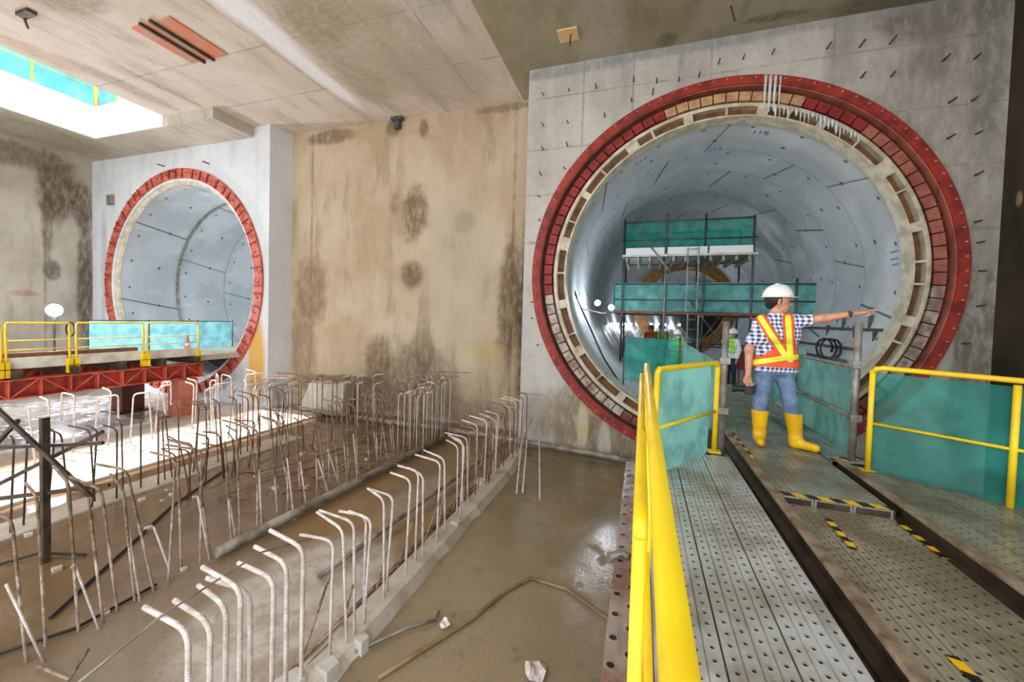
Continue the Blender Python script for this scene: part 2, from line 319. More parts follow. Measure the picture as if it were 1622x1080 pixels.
def plank_mat(name, c1, c2, x0, wd, hole=.062):
    """perforated galvanised plank: rows of punched holes along Y; x0 left edge and wd width in u"""
    t = NT(name, .34, .3)
    xyz = t.sep(t.pos); x = t.math('DIVIDE', t.math('SUBTRACT', t.math('DIVIDE', xyz[0], K), x0), wd); y = t.math('DIVIDE', xyz[1], K*hole)
    row = t.math('MULTIPLY', x, 4.0); ri = t.math('FLOOR', row); fx = t.math('SUBTRACT', t.math('FRACT', row), .5)
    yy = t.math('ADD', y, t.math('MULTIPLY', ri, .5)); fy = t.math('SUBTRACT', t.math('FRACT', yy), .5)
    dx = t.math('MULTIPLY', fx, wd/4/hole); d = t.math('SQRT', t.math('ADD', t.math('MULTIPLY', dx, dx), t.math('MULTIPLY', t.math('MULTIPLY', fy, fy), 1.0)))
    hole_m = t.mr(d, .085, .125, 1, 0); rim = t.mr(d, .12, .22, 1, 0)
    n = t.noise(2.3, 6, .62); nf = t.noise(12, 4, .6, t.stretch(1,.2,1))
    col = t.mix(t.mr(n, .38, .62), lin(*c1), lin(*c2)); col = t.mix(t.mr(nf, .5, .75, 0, .35), col, lin(96,78,54))
    col = t.mix(hole_m, col, (0.01, 0.01, 0.008, 1)); t.color(col)
    t.rough(t.mr(n, .35, .65, .22, .5)); t.L(t.math('MULTIPLY', t.math('SUBTRACT', 1.0, hole_m), .3), t.b.inputs['Metallic'])
    t.bump(t.math('SUBTRACT', rim, t.math('MULTIPLY', hole_m, 2.0)), .5, .006); return t.m
def split_rebar():
    t = NT('rebar_mud_splashed', .7, .1); n = t.noise(9, 4, .65); z = t.sep(t.pos)[2]; a = t.mix(t.mr(n, .4, .6), lin(158,134,114), lin(108,82,62)); b = t.mix(t.mr(n, .4, .6), lin(222,208,196), lin(178,160,144))
    t.color(t.mix(t.mr(t.math('ADD', z, t.math('MULTIPLY', n, .5)), .75, 1.0), b, a)); t.bump(t.math('SINE', t.math('MULTIPLY', z, 420.0)), .5, .004); return t.m
M['rebar_mud'] = split_rebar()
def tape_mat(name, d, freq, ph=0.0):
    t = NT(name, .45); v = t.vm('DOT_PRODUCT', t.pos, d); s = t.math('FRACT', t.math('ADD', t.math('MULTIPLY', v, freq), ph)); t.color(t.mix(t.math('GREATER_THAN', s, .5), lin(240,190,20), lin(24,22,18))); return t.m
def lining_mat(name, cx, cz, R, y0, L, c1, c2):
    """segmental tunnel lining: ring joints every L, staggered longitudinal joints, bolt pockets"""
    t = NT(name, .6, spec=.4); xyz = t.sep(t.pos); c = W((cx, 0, cz))
    dx = t.math('SUBTRACT', xyz[0], c.x); dz = t.math('SUBTRACT', xyz[2], c.z)
    th = t.math('ARCTAN2', dx, dz); yl = t.math('DIVIDE', t.math('SUBTRACT', xyz[1], y0*K), L*K)
    ri = t.math('FLOOR', yl); fy = t.math('FRACT', yl)
    ringj = t.mr(t.math('ABSOLUTE', t.math('SUBTRACT', fy, .5)), .488, .496, 0, 1)
    off = t.math('FRACT', t.math('MULTIPLY', ri, .4142))
    skew = t.math('MULTIPLY', t.math('SUBTRACT', fy, .5), .12)
    a = t.math('ADD', t.math('ADD', t.math('MULTIPLY', th, 7/(2*math.pi)), off), skew)
    fa = t.math('FRACT', t.math('ADD', a, 10.0)); lj = t.mr(t.math('ABSOLUTE', t.math('SUBTRACT', fa, .5)), .489, .494, 0, 1)
    seg = t.math('FLOOR', t.math('ADD', a, 10.0))
    show = t.math('GREATER_THAN', t.math('FRACT', t.math('MULTIPLY', t.math('ADD', seg, t.math('MULTIPLY', ri, 3.7)), .618)), .3)
    lj = t.math('MULTIPLY', lj, t.mr(show, 0, 1, .35, 1))
    # bolt pockets
    px = t.math('SUBTRACT', t.math('FRACT', t.math('MULTIPLY', a, 3.0)), .5); py = t.math('SUBTRACT', fy, .14)
    pd = t.math('SQRT', t.math('ADD', t.math('POWER', t.math('MULTIPLY', px, .82*K), 2.0), t.math('POWER', t.math('MULTIPLY', py, L*K), 2.0)))
    pk = t.mr(pd, .028, .05, 1, 0)
    px2 = t.math('SUBTRACT', t.math('FRACT', t.math('ADD', t.math('MULTIPLY', a, 2.0), .5)), .5); py2 = t.math('SUBTRACT', fy, .62)
    pd2 = t.math('SQRT', t.math('ADD', t.math('POWER', t.math('MULTIPLY', px2, 1.25*K), 2.0), t.math('POWER', t.math('MULTIPLY', py2, L*K), 2.0)))
    pk2 = t.mr(pd2, .035, .06, 1, 0)
    n1 = t.noise(.8, 5, .6); n2 = t.noise(7, 4, .6); ns = t.noise(2.0, 4, .6, t.stretch(1,.3,1))
    hue = t.math('FRACT', t.math('MULTIPLY', t.math('ADD', seg, t.math('MULTIPLY', ri, 2.3)), .37))
    col = t.mix(t.mr(n1, .38, .62), lin(*c1), lin(*c2)); col = t.mix(t.math('MULTIPLY', hue, .35), col, lin(*[int(x*.88) for x in c1]))
    col = t.mix(t.mr(ns, .55, .75, 0, .4), col, lin(*[min(255,int(x*1.12)) for x in c1])); col = t.mix(t.mr(n2, .6, .75, 0, .25), col, lin(110,112,112))
    dark = t.math('MAXIMUM', t.math('MAXIMUM', t.math('MULTIPLY', ringj, .5), t.math('MULTIPLY', lj, .8)), t.math('MULTIPLY', t.math('MAXIMUM', pk, pk2), .85))
    t.color(t.mix(dark, col, lin(44,50,54))); t.rough(t.mr(n1, .35, .65, .38, .65))
    t.bump(t.math('SUBTRACT', t.math('MULTIPLY', n2, .2), dark), .3, .02); return t.m
M['lining_r'] = lining_mat('tunnel_lining_blue_grey', 1.28, .93, 2.75, 8.5, 1.25, (196,200,202), (178,184,188))
M['lining_l'] = lining_mat('tunnel_lining_pale', -13.28, .80, 2.95, 8.75, 1.75, (186,192,196), (166,174,178))
for k, (a, b) in {'seal_red': ((160,44,40),(116,32,32)), 'seal_tan': ((206,164,120),(176,130,96)), 'seal_pink': ((182,112,92),(150,84,70)), 'seal_cement': ((196,184,172),(140,110,94)), 'seal_rust': ((140,78,60),(96,50,40)),
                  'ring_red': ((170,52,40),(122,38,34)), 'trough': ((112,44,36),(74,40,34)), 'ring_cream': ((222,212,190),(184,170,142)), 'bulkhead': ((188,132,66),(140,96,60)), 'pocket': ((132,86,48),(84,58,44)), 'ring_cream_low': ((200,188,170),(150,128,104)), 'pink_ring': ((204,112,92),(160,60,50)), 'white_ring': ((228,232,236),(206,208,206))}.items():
    M[k] = simple(k+'_steel', a, .6, .0, rgb2=b, vscale=4.5, bump=.15)
# ---------------------------------------------------------------- the setting
RC = (1.254, .912); LC = (-13.28, .795)          # portal centres (x, z)
YF, YR, YL = 8.2, 9.27, 8.6                       # right portal face, recess, left portal face
ZC, ZL, ZF = 5.06, 4.78, -2.65
def portal_block(name, x0, x1, yf, yb, ztop, cx, cz, r, mat, skew=0.0, n=96):
    """wall block with a round opening through it"""
    b = MB(); zb = ZF-.2
    ang = [2*math.pi*i/n for i in range(n)]
    def outer(t):
        c, s = math.cos(t), math.sin(t); k = 1e9
        if c > 1e-9: k = min(k, (x1-cx)/c)
        if c < -1e-9: k = min(k, (x0-cx)/c)
        if s > 1e-9: k = min(k, (ztop-cz)/s)
        if s < -1e-9: k = min(k, (zb-cz)/s)
        return cx+c*k, cz+s*k
    for q in ((x1, ztop), (x0, ztop), (x0, zb), (x1, zb)): ang.append(math.atan2(q[1]-cz, q[0]-cx) % (2*math.pi))
    ang = sorted(ang); m = len(ang); vs = []
    for y in (yf, yb):
        for t in ang:
            vs.append((cx+r*math.cos(t), y, cz+r*math.sin(t))); X, Z = outer(t)
            X2 = X+skew if (y == yb and abs(X-x1) < 1e-6) else X
            vs.append((X2, y, Z))
    fs = []
    for i in range(m):
        j = (i+1) % m; o = 2*m
        fs += [(2*i, 2*i+1, 2*j+1, 2*j), (o+2*i, o+2*j, o+2*j+1, o+2*i+1), (2*i, 2*j, o+2*j, o+2*i), (2*i+1, o+2*i+1, o+2*j+1, 2*j+1)]
    b.add(vs, fs); return struct(b.build(name, mat))
portal_block('wall_back_right', -2.36, 5.02, YF, YF+1.3, ZC, RC[0], RC[1], 3.30, M['block_right'])
portal_block('wall_back_left', -17.4, -9.72, YL, YL+.9, ZL+.28, LC[0], LC[1], 3.1, M['block_left'], skew=.15)
struct(MB().box((-9.8, YR, ZF-.2), (-2.2, YR+.3, ZC)).build('wall_back', M['recess']))
struct(MB().box((-17.7, -1.5, ZF-.2), (-17.4, YL+.9, ZC)).build('wall_left', M['wall_left']))
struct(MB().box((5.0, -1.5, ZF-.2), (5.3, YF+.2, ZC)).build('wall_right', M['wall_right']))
struct(MB().box((-18, -7, ZF-.3), (6, 9.6, ZF)).build('floor', M['floor']))
YB = -1.5                                          # the roof slab stops here, the station box is open behind
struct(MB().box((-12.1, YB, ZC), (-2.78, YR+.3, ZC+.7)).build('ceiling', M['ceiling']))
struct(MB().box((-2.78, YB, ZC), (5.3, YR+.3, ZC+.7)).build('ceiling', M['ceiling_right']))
b = MB(); b.box((-17.7, YB, ZL), (-14.95, YR, ZC+.6)); b.box((-14.95, 7.46, ZL), (-10.3, YR, ZC+.3)); b.box((-14.95, 7.46, ZC+.3), (-12.1, YR, ZC+.6)); b.box((-14.95, YB, ZL), (-12.1, 1.0, ZC+.6))
struct(b.build('ceiling', M['ceiling_low']))
b = MB(); b.box((-14.97, 1.0, ZL+.005), (-14.93, 7.46, ZC+.62)); b.box((-14.93, 7.44, ZL+.005), (-12.1, 7.47, ZC+.62))
struct(b.build('trim_1', M['hole']))
# kerb along the wet bay, and the pale slab strip
b = MB(); pr = []
rk = random.Random(3)
for i in range(41):
    y = -1+i*.235; j = rk.uniform(-.02, .02); xl = -2.26; xr = -1.97+j-(.18*max(0, (y-6.5)/2))
    pr.append([(xl, y, ZF-.02), (xl+.02, y, ZF+.10+j*.5), (xr-.08, y, ZF+.085+j), (xr, y, ZF-.02)])
vs = [p for row in pr for p in row]; b.add(vs, [(i*4+k, i*4+k+1, (i+1)*4+k+1, (i+1)*4+k) for i in range(40) for k in range(3)], False)
struct(b.build('trim_2', M['kerb'], recalc=True))
struct(MB().box((-10.7, -1, ZF-.02), (-7.75, 8.55, ZF+.05)).build('trim_3', M['slab'], bevel=.02))
struct(MB().box((-7.2, -1, ZF-.02), (-6.7, 6.8, ZF+.03)).build('trim_4', M['kerb'], bevel=.02))
# ---------------------------------------------------------------- portal rings
def bolts(parent, cx, cz, r, n, y, mat, size=.02, skip=None, a0=0.0):
    first = None
    for i in range(n):
        t = a0+2*math.pi*i/n
        if skip and skip(t): continue
        p = (cx+r*math.cos(t), y, cz+r*math.sin(t))
        if first is None:
            first = MB(True); first.tube([(0,-.035,0),(0,.02,0)], size*K, 6); first = first.build('bolt', mat, parent); o = first
        else: o = dup(first, parent)
        o.location = W(p)-parent.location
def hidden_by_floor(cz, r): return lambda t: cz+r*math.sin(t) < ZF+.1
cx, cz = RC
ring = thing('portal_ring', (cx, YF, ZF), 'large round steel portal ring with red flange, set in the right concrete wall', 'tunnel ring')
MB().ring(cx, cz, 3.27, 3.42, YF-.05, YF+.06).build('outer_flange', M['ring_red'], ring)
MB().ring(cx, cz, 3.255, 3.275, YF-.02, YF+.3).build('flange_lip', M['seal_pink'], ring)
MB().ring(cx, cz, 2.92, 3.27, YF+.22, YF+.34).build('trough', M['trough'], ring)
bolts(ring, cx, cz, 3.365, 96, YF-.05, M['seal_tan'], .013)
NS = 96; prot = {}
for i in range(NS):
    a0 = 2*math.pi*(i+.03)/NS; a1 = 2*math.pi*(i+.93)/NS; d = math.degrees((a0+a1)/2)
    k = 'seal_red'
    if 68 < d < 108: k = 'seal_tan'
    elif 20 < d < 50 or 355 < d: k = 'seal_pink'
    elif d < 20: k = 'seal_pink'
    elif 186 < d < 240 or 318 < d < 355: k = 'seal_cement'
    elif 240 <= d <= 318: k = 'seal_rust'
    b = MB(); jit = rk.uniform(-.012, .012)
    b.ring(cx, cz, 3.03, 3.185, YF+.04+jit, YF+.24, 3, a0, a1)
    am = (a0+a1)/2; b.tube([(cx+3.12*math.cos(am), YF+.02+jit, cz+3.12*math.sin(am)), (cx+3.12*math.cos(am), YF+.06, cz+3.12*math.sin(am))], .014, 6)
    b.build('seal_plate', M[k], ring)
MB().ring(cx, cz, 2.955, 2.985, YF+.02, YF+.3).build('inner_rim', M['ring_cream'], ring)
MB().ring(cx, cz, 2.99, 3.025, YF+.12, YF+.3).build('rim_gasket', M['seal_rust'], ring)
cream = thing('lining_end_ring', (cx, YF+.1, cz-2.95), 'cream steel end ring with rusty brown pockets inside the large right portal ring', 'tunnel ring')
MB().ring(cx, cz, 2.915, 2.95, YF+.0, YF+.3).build('outer_rim', M['ring_cream'], cream)
MB().ring(cx, cz, 2.745, 2.775, YF+.0, YF+.3).build('inner_rim', M['ring_cream'], cream)
MB().ring(cx, cz, 2.77, 2.92, YF+.14, YF+.3).build('back_plate', M['pocket'], cream)
wid = [.012, .05, .012, .07]
t = .05; i = 0
while t < 2*math.pi-.02:
    wdt = wid[i % 4]*rk.uniform(.8, 1.4); b = MB(); b.ring(cx, cz, 2.77, 2.92, YF+.01, YF+.16, 3, t, t+wdt)
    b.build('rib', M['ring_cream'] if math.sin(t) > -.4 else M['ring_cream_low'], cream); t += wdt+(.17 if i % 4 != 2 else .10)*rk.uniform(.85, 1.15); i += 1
# white cement run over the ring at the upper right
b = MB(); rr = random.Random(5)
for i in range(26):
    a = math.radians(80-i*1.25); r1 = 2.95 if i > 3 else 3.4; ln = rr.uniform(.08, .24) if i > 3 else rr.uniform(.45, .62)
    x = cx+r1*math.cos(a); z = cz+r1*math.sin(a); w = rr.uniform(.008, .03)
    b.tube([(x, YF-.055 if i <= 3 else YF-.012, z), (x, YF-.02, z-ln*.5), (x, YF-.01, z-ln)], [w, w*.8, w*.4], 6)
tag(b.build('cement_drips', M['white_ring']), 'white cement drips running down over the upper right of the large ring', 'cement', kind='stuff')
# left portal ring
lx, lz = LC
lring = thing('portal_ring', (lx, YL, ZF), 'smaller looking pinkish red portal ring set in the pale left concrete wall', 'tunnel ring')
MB().ring(lx, lz, 3.1, 3.39, YL-.06, YL+.1).build('outer_flange', M['pink_ring'], lring)
for i in range(60):
    t = 2*math.pi*(i+rk.uniform(-.3, .3))/60
    b = MB(); b.bar((lx+3.12*math.cos(t), YL-.075, lz+3.12*math.sin(t)), (lx+3.37*math.cos(t), YL-.075, lz+3.37*math.sin(t)), .03, .03, up=(0,1,0)); b.build('stiffener', M['ring_red'], lring)
MB().ring(lx, lz, 3.04, 3.12, YL-.02, YL+.14).build('inner_rim', M['white_ring'], lring)
MB().ring(lx, lz, 2.95, 3.05, YL+.06, YL+.15).build('grout_band', M['ring_cream'], lring)
bolts(lring, lx, lz, 3.25, 48, YL-.06, M['seal_rust'], .02)
# dowels left in the walls
def dowel(x, y, z, ln, label, group, r=.011, tilt=0.0, mat='rebar_dark'):
    b = MB(); b.tube([(x, y+.02, z), (x+tilt*.3, y-ln, z+tilt)], r, 6); tag(b.build('wall_dowel', M[mat]), label, 'steel dowel', group)
DW = [(-2.05,4.52),(-1.53,4.52),(-1.01,4.49),(-.32,4.51),(.09,4.43),(.47,4.4),(.8,4.42),(1.11,4.6),(1.49,4.62),(1.93,4.63),(-.34,4.15),(.03,4.22),(-.83,3.92),(-2.03,3.9),(-1.53,3.9),(-2.02,3.42),(-1.53,3.44),(-2.05,2.92),(-1.56,3.01),(-2.06,2.49),(-2.05,2.0),(-2.15,.36),(-2.15,.01),(-2.0,-.51)]
DE = [(2.71,4.58),(3.15,4.52),(3.54,4.5),(4.21,4.12),(4.58,4.09),(3.19,4.03),(3.58,3.99),(4.31,3.48),(4.58,3.47),(4.32,2.94),(4.65,2.97),(4.67,2.35),(4.7,1.65),(4.75,1.34),(4.79,.92),(4.79,.38),(4.65,-.19)]
for x, z in DW: dowel(x, YF, z, rk.uniform(.1, .2), 'short dark steel dowel in the portal wall, left of or above the large ring', 'dowels left of the large ring', tilt=rk.uniform(-.02, .03))
for x, z in DE: dowel(x, YF, z, rk.uniform(.12, .2), 'short dark steel dowel in the portal wall, right of the large ring', 'dowels right of the large ring', .013, tilt=rk.uniform(-.02, .02))
for x, z, l, nm in ((-13.28,4.05,.25,'short dark pin just above the top of the left pinkish ring'), (-12.0,4.22,.2,'thicker dark pin above and right of the top of the left ring'), (-13.9,4.32,.2,'thin pin above and left of the top of the left ring')): dowel(x, YL, z, l, nm, None, .018)
b = MB(); b.box((-16.5, YL-.1, 3.3), (-16.25, YL, 3.62)); tag(b.build('wall_bracket', M['galv'], bevel=.02), 'small grey block bracket on the pale wall left of the left ring', 'bracket')
# things on the ceiling
pl = thing('ceiling_plate', (-8.42, 5.5, ZC-.08), 'orange red steel plate with two bars on the ceiling near the opening', 'steel plate')
MB().box((-8.91,4.97,ZC-.03), (-7.92,6.02,ZC)).build('plate', simple('orange_primer', (214,122,84), .6, rgb2=(186,150,126), vscale=3), pl)
for x in (-8.58, -8.32): MB().bar((x,4.9,ZC-.05), (x,6.05,ZC-.05), .05, .05).build('bar', M['steel_dark'], pl)
b = thing('ceiling_pad', (-1.42, 7.35, ZC-.03), 'small square plywood pad with a thin rod on the ceiling left of the large ring', 'plywood pad')
MB().box((-1.6,7.2,ZC-.03), (-1.25,7.52,ZC)).build('pad', M['ply'], b); MB().tube([(-1.38,7.35,ZC), (-1.36,7.2,ZC-.32)], .012, 6).build('rod', M['rebar_dark'], b)
b = MB(); b.box((-6.2,YR-.12,ZC-.28), (-6.05,YR,ZC-.06)); b.box((-6.28,YR-.16,ZC-.08), (-5.97,YR,ZC)); tag(b.build('wall_hook', M['galv_dark']), 'small dark bracket at the top of the stained back wall under the ceiling', 'bracket')
b = MB(); b.box((-10.45,4.12,ZC-.06), (-10.1,4.25,ZC)); b.tube([(-10.4,4.2,ZC-.03), (-10.5,4.3,ZC-.16)], .02, 6); tag(b.build('ceiling_bracket', M['steel_dark']), 'small dark bracket on the ceiling above the roof opening', 'bracket')
b = MB(); b.tube([(1.15,7.45,ZC), (1.2,7.35,ZC-.3)], .014, 6); tag(b.build('ceiling_rod', M['rebar_dark']), 'thin bent rod hanging from the ceiling above the large ring', 'rod')
# ---------------------------------------------------------------- walkway
DZ = -1.16
def plank(x0, wd, y0, y1, z, label, group, c1=(150,152,146), c2=(112,106,90), cut=None, hole=.062):
    """galvanised plank with folded edges and two V grooves; cut = far end x-skew"""
    prof = [(0,-.055),(0,0),(wd*.235,0),(wd*.255,-.008),(wd*.275,0),(wd*.485,0),(wd*.505,-.008),(wd*.525,0),(wd*.735,0),(wd*.755,-.008),(wd*.775,0),(wd,0),(wd,-.055),(wd-.012,-.055),(wd-.012,-.014),(.012,-.014),(.012,-.055)]
    b = MB(); n = len(prof); vs = []
    for k in (0, 1):
        for px, pz in prof:
            y = y0 if k == 0 else y1+(cut or 0)*px
            vs.append((x0+px, y, z+pz))
    b.add(vs, [tuple(range(n)), tuple(reversed(range(n, 2*n)))]+[(i, i+n, (i+1) % n+n, (i+1) % n) for i in range(n)])
    return tag(b.build('walkway_plank', plank_mat('perforated_plank', c1, c2, x0, wd, hole)), label, 'metal plank', group)
nm = ['first','second','third']
for i, x in enumerate((.085, .315, .545)):
    plank(x, .222, .75, (3.38, 3.78, 4.02)[i], DZ, 'perforated grey metal walkway plank, %s from the near yellow railing' % ('nearest' if i == 0 else nm[i]), 'planks beside the near yellow railing', (206,208,208), (164,160,148), cut=.9 if i < 2 else 0)
for i, x in enumerate((.935, 1.148, 1.361)):
    plank(x, .208, .8, 3.26, DZ-.05, 'brownish perforated plank between the rails on the lower step, %s from the left rail' % nm[i], 'planks between the rails', (176,166,146), (140,128,104))
for i, x in enumerate((.93, 1.145, 1.36)):
    plank(x, .21, 3.27, 6.05, DZ, ['wet grey plank on the upper step beside the left rail','wet grey middle plank on the upper step under the pointing man','wet grey plank on the upper step beside the right boot'][i], 'planks of the upper step', (172,176,170), (136,134,118), hole=.05)
plank(1.59, .25, 4.25, 6.05, DZ+.02, 'shiny striped grey plank beside the grey tube railing behind the man', None, (170,176,178), (120,120,112), hole=.04)
for i, x in enumerate((1.69, 1.91, 2.13, 2.35, 2.57)):
    plank(x, .212, .7, 4.08-.62*max(0, i-1)*.28, DZ, 'dark wet perforated plank right of the right rail, number %d outward' % (i+1) if False else ['brownish perforated plank directly right of the right rail','second perforated plank out from the right rail','third perforated plank out from the right rail, crossed by the yellow fence foot','fourth perforated plank out from the right rail, darker','outermost perforated plank under the right yellow fence'][i], 'planks right of the right rail', (168,160,142), (124,114,92))
for i, x in enumerate((.62, .84, 1.06, 1.28, 1.5, 1.72)):
    plank(x, .212, 6.08, 9.0, DZ, 'pale dusty plank of the far walkway inside the portal mouth', 'planks inside the portal mouth', (178,178,168), (156,152,138), hole=.07)
b = MB(); b.add([(.6,9.0,DZ),(1.95,9.0,DZ),(2.4,11.6,-1.54),(.3,11.6,-1.54),(.6,9.0,DZ-.06),(1.95,9.0,DZ-.06),(2.4,11.6,-1.6),(.3,11.6,-1.6)], [(0,1,2,3),(7,6,5,4),(0,4,5,1),(1,5,6,2),(2,6,7,3),(3,7,4,0)])
tag(b.build('walkway_ramp', M['pipe']), 'dusty ramp sloping down from the walkway into the large tunnel', 'ramp')
def rail(x, y0, y1, label):
    o = thing('rail', (x,(y0+y1)/2,-1.235), label, 'rail')
    b = MB(); b.prism([(a, c-1.11) for a, c in [(x-.026,0),(x+.026,0),(x+.03,-.02),(x+.01,-.034),(x-.01,-.034),(x-.03,-.02)]], 'y', y0, y1); b.build('rail_head', M['rail'], o, bevel=.004)
    b = MB(); b.prism([(a, c-1.11) for a, c in [(x-.01,-.034),(x+.01,-.034),(x+.008,-.1),(x+.05,-.115),(x+.05,-.125),(x-.05,-.125),(x-.05,-.115),(x-.008,-.1)]], 'y', y0, y1); b.build('rail_web', M['rail_web'], o)
    return o
rail(.885, .7, 4.95, 'rusty left track rail between the planks, leading to the man')
rail(1.625, .7, 4.2, 'rusty right track rail running to the foot of the right yellow fence')
# steel under the walkway
for x, lab in ((.83, 'dark steel beam under the left track rail'), (1.68, 'dark steel beam under the right track rail')):
    b = MB(); b.box((x-.09,.6,-1.30), (x+.09,7.8,-1.245)); b.box((x-.012,.6,-1.56), (x+.012,7.8,-1.30)); b.box((x-.09,.6,-1.6), (x+.09,7.8,-1.56)); tag(b.build('steel_beam', M['steel_dark']), lab, 'steel beam')
bm_ = thing('steel_beam', (0, 2.4, -2.65), 'brown steel beam with bolt holes beside the near yellow railing, above the wet pit floor', 'steel beam')
b = MB(); b.box((-.1,.9,-1.40), (.1,4.15,-1.36)); b.build('top_flange', plank_mat('holed_beam', (150,112,100), (176,160,152), -.17, .27, .15), bm_)
b = MB(); b.box((-.012,.9,-1.72), (.012,4.15,-1.40)); b.build('web', M['steel_brown'], bm_)
b = MB(); b.box((-.1,.9,-1.76), (.1,4.15,-1.72)); b.build('bottom_flange', M['steel_brown'], bm_)
for y in (1.0, 4.0):
    b = MB(); b.box((-.08,y-.08,ZF), (.08,y+.08,-1.76)); b.build('post', M['steel_brown'], bm_)
for k, y in enumerate((1.2, 2.55, 3.9, 5.6, 7.5)):
    b = MB(); x0 = -.06 if y < 4.1 else .4
    b.box((x0+.06,y-.07,-1.36+.001), (2.8,y+.07,-1.35)) if False else None
    b.box((.11,y-.07,-1.72), (2.9,y+.07,-1.61)); tag(b.build('cross_beam', M['steel_dark']), 'dark steel cross beam carrying the walkway beams', 'steel beam', 'cross beams under the walkway')
for k, (x, y) in enumerate(((.45,1.2),(.45,3.9),(2.75,1.2),(2.75,3.9),(1.2,5.6),(1.2,7.5),(1.9,7.5))):
    b = MB(); b.box((x-.07,y-.07,ZF), (x+.07,y+.07,-1.72)); b.box((x-.13,y-.13,ZF), (x+.13,y+.13,ZF+.02)); tag(b.build('support_post', M['steel_dark']), 'dark steel post standing in the pit under the walkway', 'support post', 'posts under the walkway')
b = MB(); b.tube([(-.13,2.35,-1.33),(-.07,2.42,-1.325),(-.02,2.4,-1.33)], .022, 6); tag(b.build('tube_offcut', M['galv']), 'short grey metal offcut lying on the brown beam', 'offcut')
b = MB(); b.box((-.05,3.95,-2.3), (.09,4.05,-1.8)) if False else None
# yellow railings
def fence(name, P0, P1, zb, zt, label, net=None, mid=(.5,), r=.022, ext=0.0, posts=(0,1), foot=0.0, wave=.015, netz=None, cat='railing', mat='yellow', midr=.6, group=None, netx=(0,1), netseg=24):
    p0, p1 = Vector((P0[0],P0[1],0)), Vector((P1[0],P1[1],0))
    o = thing(name, (P0[0],P0[1],zb), label, cat, group)
    def at(s, z): q = p0.lerp(p1, s); return (q.x, q.y, z)
    b = MB(); b.tube([at(0,zt-.04), at(.0 if r < .01 else .012, zt-.01), at(.03,zt), at(.97,zt), at(.988,zt-.01), at(1,zt-.04)] if ext == 0 else [at(-ext,zt), at(1+ext,zt)], r, 10); b.build('top_rail', M[mat], o)
    for m in mid: b = MB(); b.tube([at(0,zb+(zt-zb)*m), at(1,zb+(zt-zb)*m)], r*midr, 8); b.build('mid_rail', M[mat], o)
    for s in posts:
        b = MB(); b.tube([at(s,zb-foot), at(s,zt-.03)], r, 10); po = b.build('post', M[mat], o)
        if foot == 0 and name == 'yellow_railing': b = MB(); q = at(s,zb); b.box((q[0]-.05,q[1]-.04,zb), (q[0]+.05,q[1]+.04,zb+.015)); q = b.build('foot_plate', M[mat], o); q.parent = po
    if net:
        nz = netz or (zb+.02, zt-.03); rn = random.Random(hash(label) % 1000 if False else len(label))
        nrm = (p1-p0).cross(Vector((0,0,1))).normalized(); ph = rn.uniform(0, 6)
        def fn(u, v):
            s = netx[0]+(netx[1]-netx[0])*u; q = p0.lerp(p1, s)-nrm*(.03+wave*(math.sin(9*u+ph+3*v)*.6+math.sin(23*u+5*v+ph)*.4)*(1-abs(2*v-1)**3)); zz = nz[0]+(nz[1]-nz[0])*v+.012*math.sin(14*u+ph)*(1-v)
            return (q.x, q.y, zz)
        MB().sheet(fn, netseg, 14).build('net', M[net], o)
    return o
fence('yellow_railing', (.045,.3), (.045,3.45), -1.3, -.33, 'near yellow tube railing running away from the camera along the left walkway edge', mid=(.45,), posts=(.42,.7,1), foot=.35, r=.019)
fence('yellow_railing', (.012,.9), (.012,3.5), -1.3, -.42, 'yellow railing frame bolted outside the near railing, slightly lower', mid=(.3,.62), posts=(0,.98), foot=.35, r=.016)
fence('yellow_railing', (.12,3.22), (.66,4.12), DZ, -.345, 'yellow frame with teal net closing the end of the left walkway', net='net', mid=(.46,), posts=(0,1), netz=(DZ,-.37), netx=(.03,.93), wave=.02)
fence('yellow_railing', (1.8,4.14), (3.35,2.75), DZ-.02, -.315, 'yellow railing with dark teal net on the right side of the walkway', net='net_thin', mid=(.47,), posts=(0,.36,.8), r=.02, netz=(DZ-.02,-.36), wave=.012, netseg=50)
# grey tube posts and rails beside the man
def post(x, y, z0, z1, label, r=.028, group=None):
    o = thing('scaffold_post', (x,y,z0), label, 'scaffold post', group); MB().tube([(x,y,z0),(x,y,z1)], r, 12).build('tube', M['galv'], o)
    MB().box((x-.07,y-.05,z0), (x+.07,y+.05,z0+.012)).build('base_plate', M['galv'], o)
    for z in (z1-.36, z1-.82): MB().box((x-.04,y-.045,z-.03), (x+.04,y+.03,z+.03)).build('coupler', M['galv'], o)
post(.73,4.22,DZ-.06,.03, 'grey scaffold post at the end of the teal netted frame, left of the man')
post(1.755,4.3,DZ-.03,.05, 'grey scaffold post beside the left end of the right yellow railing')
post(1.86,6.1,DZ,-.02, 'thin grey scaffold post directly behind the pointing man', .022)
for a, c, lab in (((1.86,6.1,-.36),(1.765,4.36,-.335),'upper grey tube rail behind the man above the teal net'), ((1.86,6.1,-.80),(1.765,4.36,-.77),'lower grey tube rail behind the man crossing the teal net')):
    tag(MB().tube([a, c], .02, 8).build('tube_rail', M['galv']), lab, 'tube rail')
def hang(name, fn, nu, nv, mat, label, cat='debris net'): return tag(MB().sheet(fn, nu, nv).build(name, M[mat]), label, cat)
def lerp(a, b, t): return tuple(x+(y-x)*t for x, y in zip(a, b))
def quadnet(a, b, c, d, amp=.02, ph=0):
    A, B, C_, D = map(Vector, (a, b, c, d)); n = (B-A).cross(D-A).normalized()
    def fn(u, v):
        p = A.lerp(B, u).lerp(D.lerp(C_, u), v)+n*amp*(math.sin(7*u+4*v+ph)+.6*math.sin(17*u-5*v+ph)+.4*math.sin(3*u+19*v))*.5
        return tuple(p)
    return fn
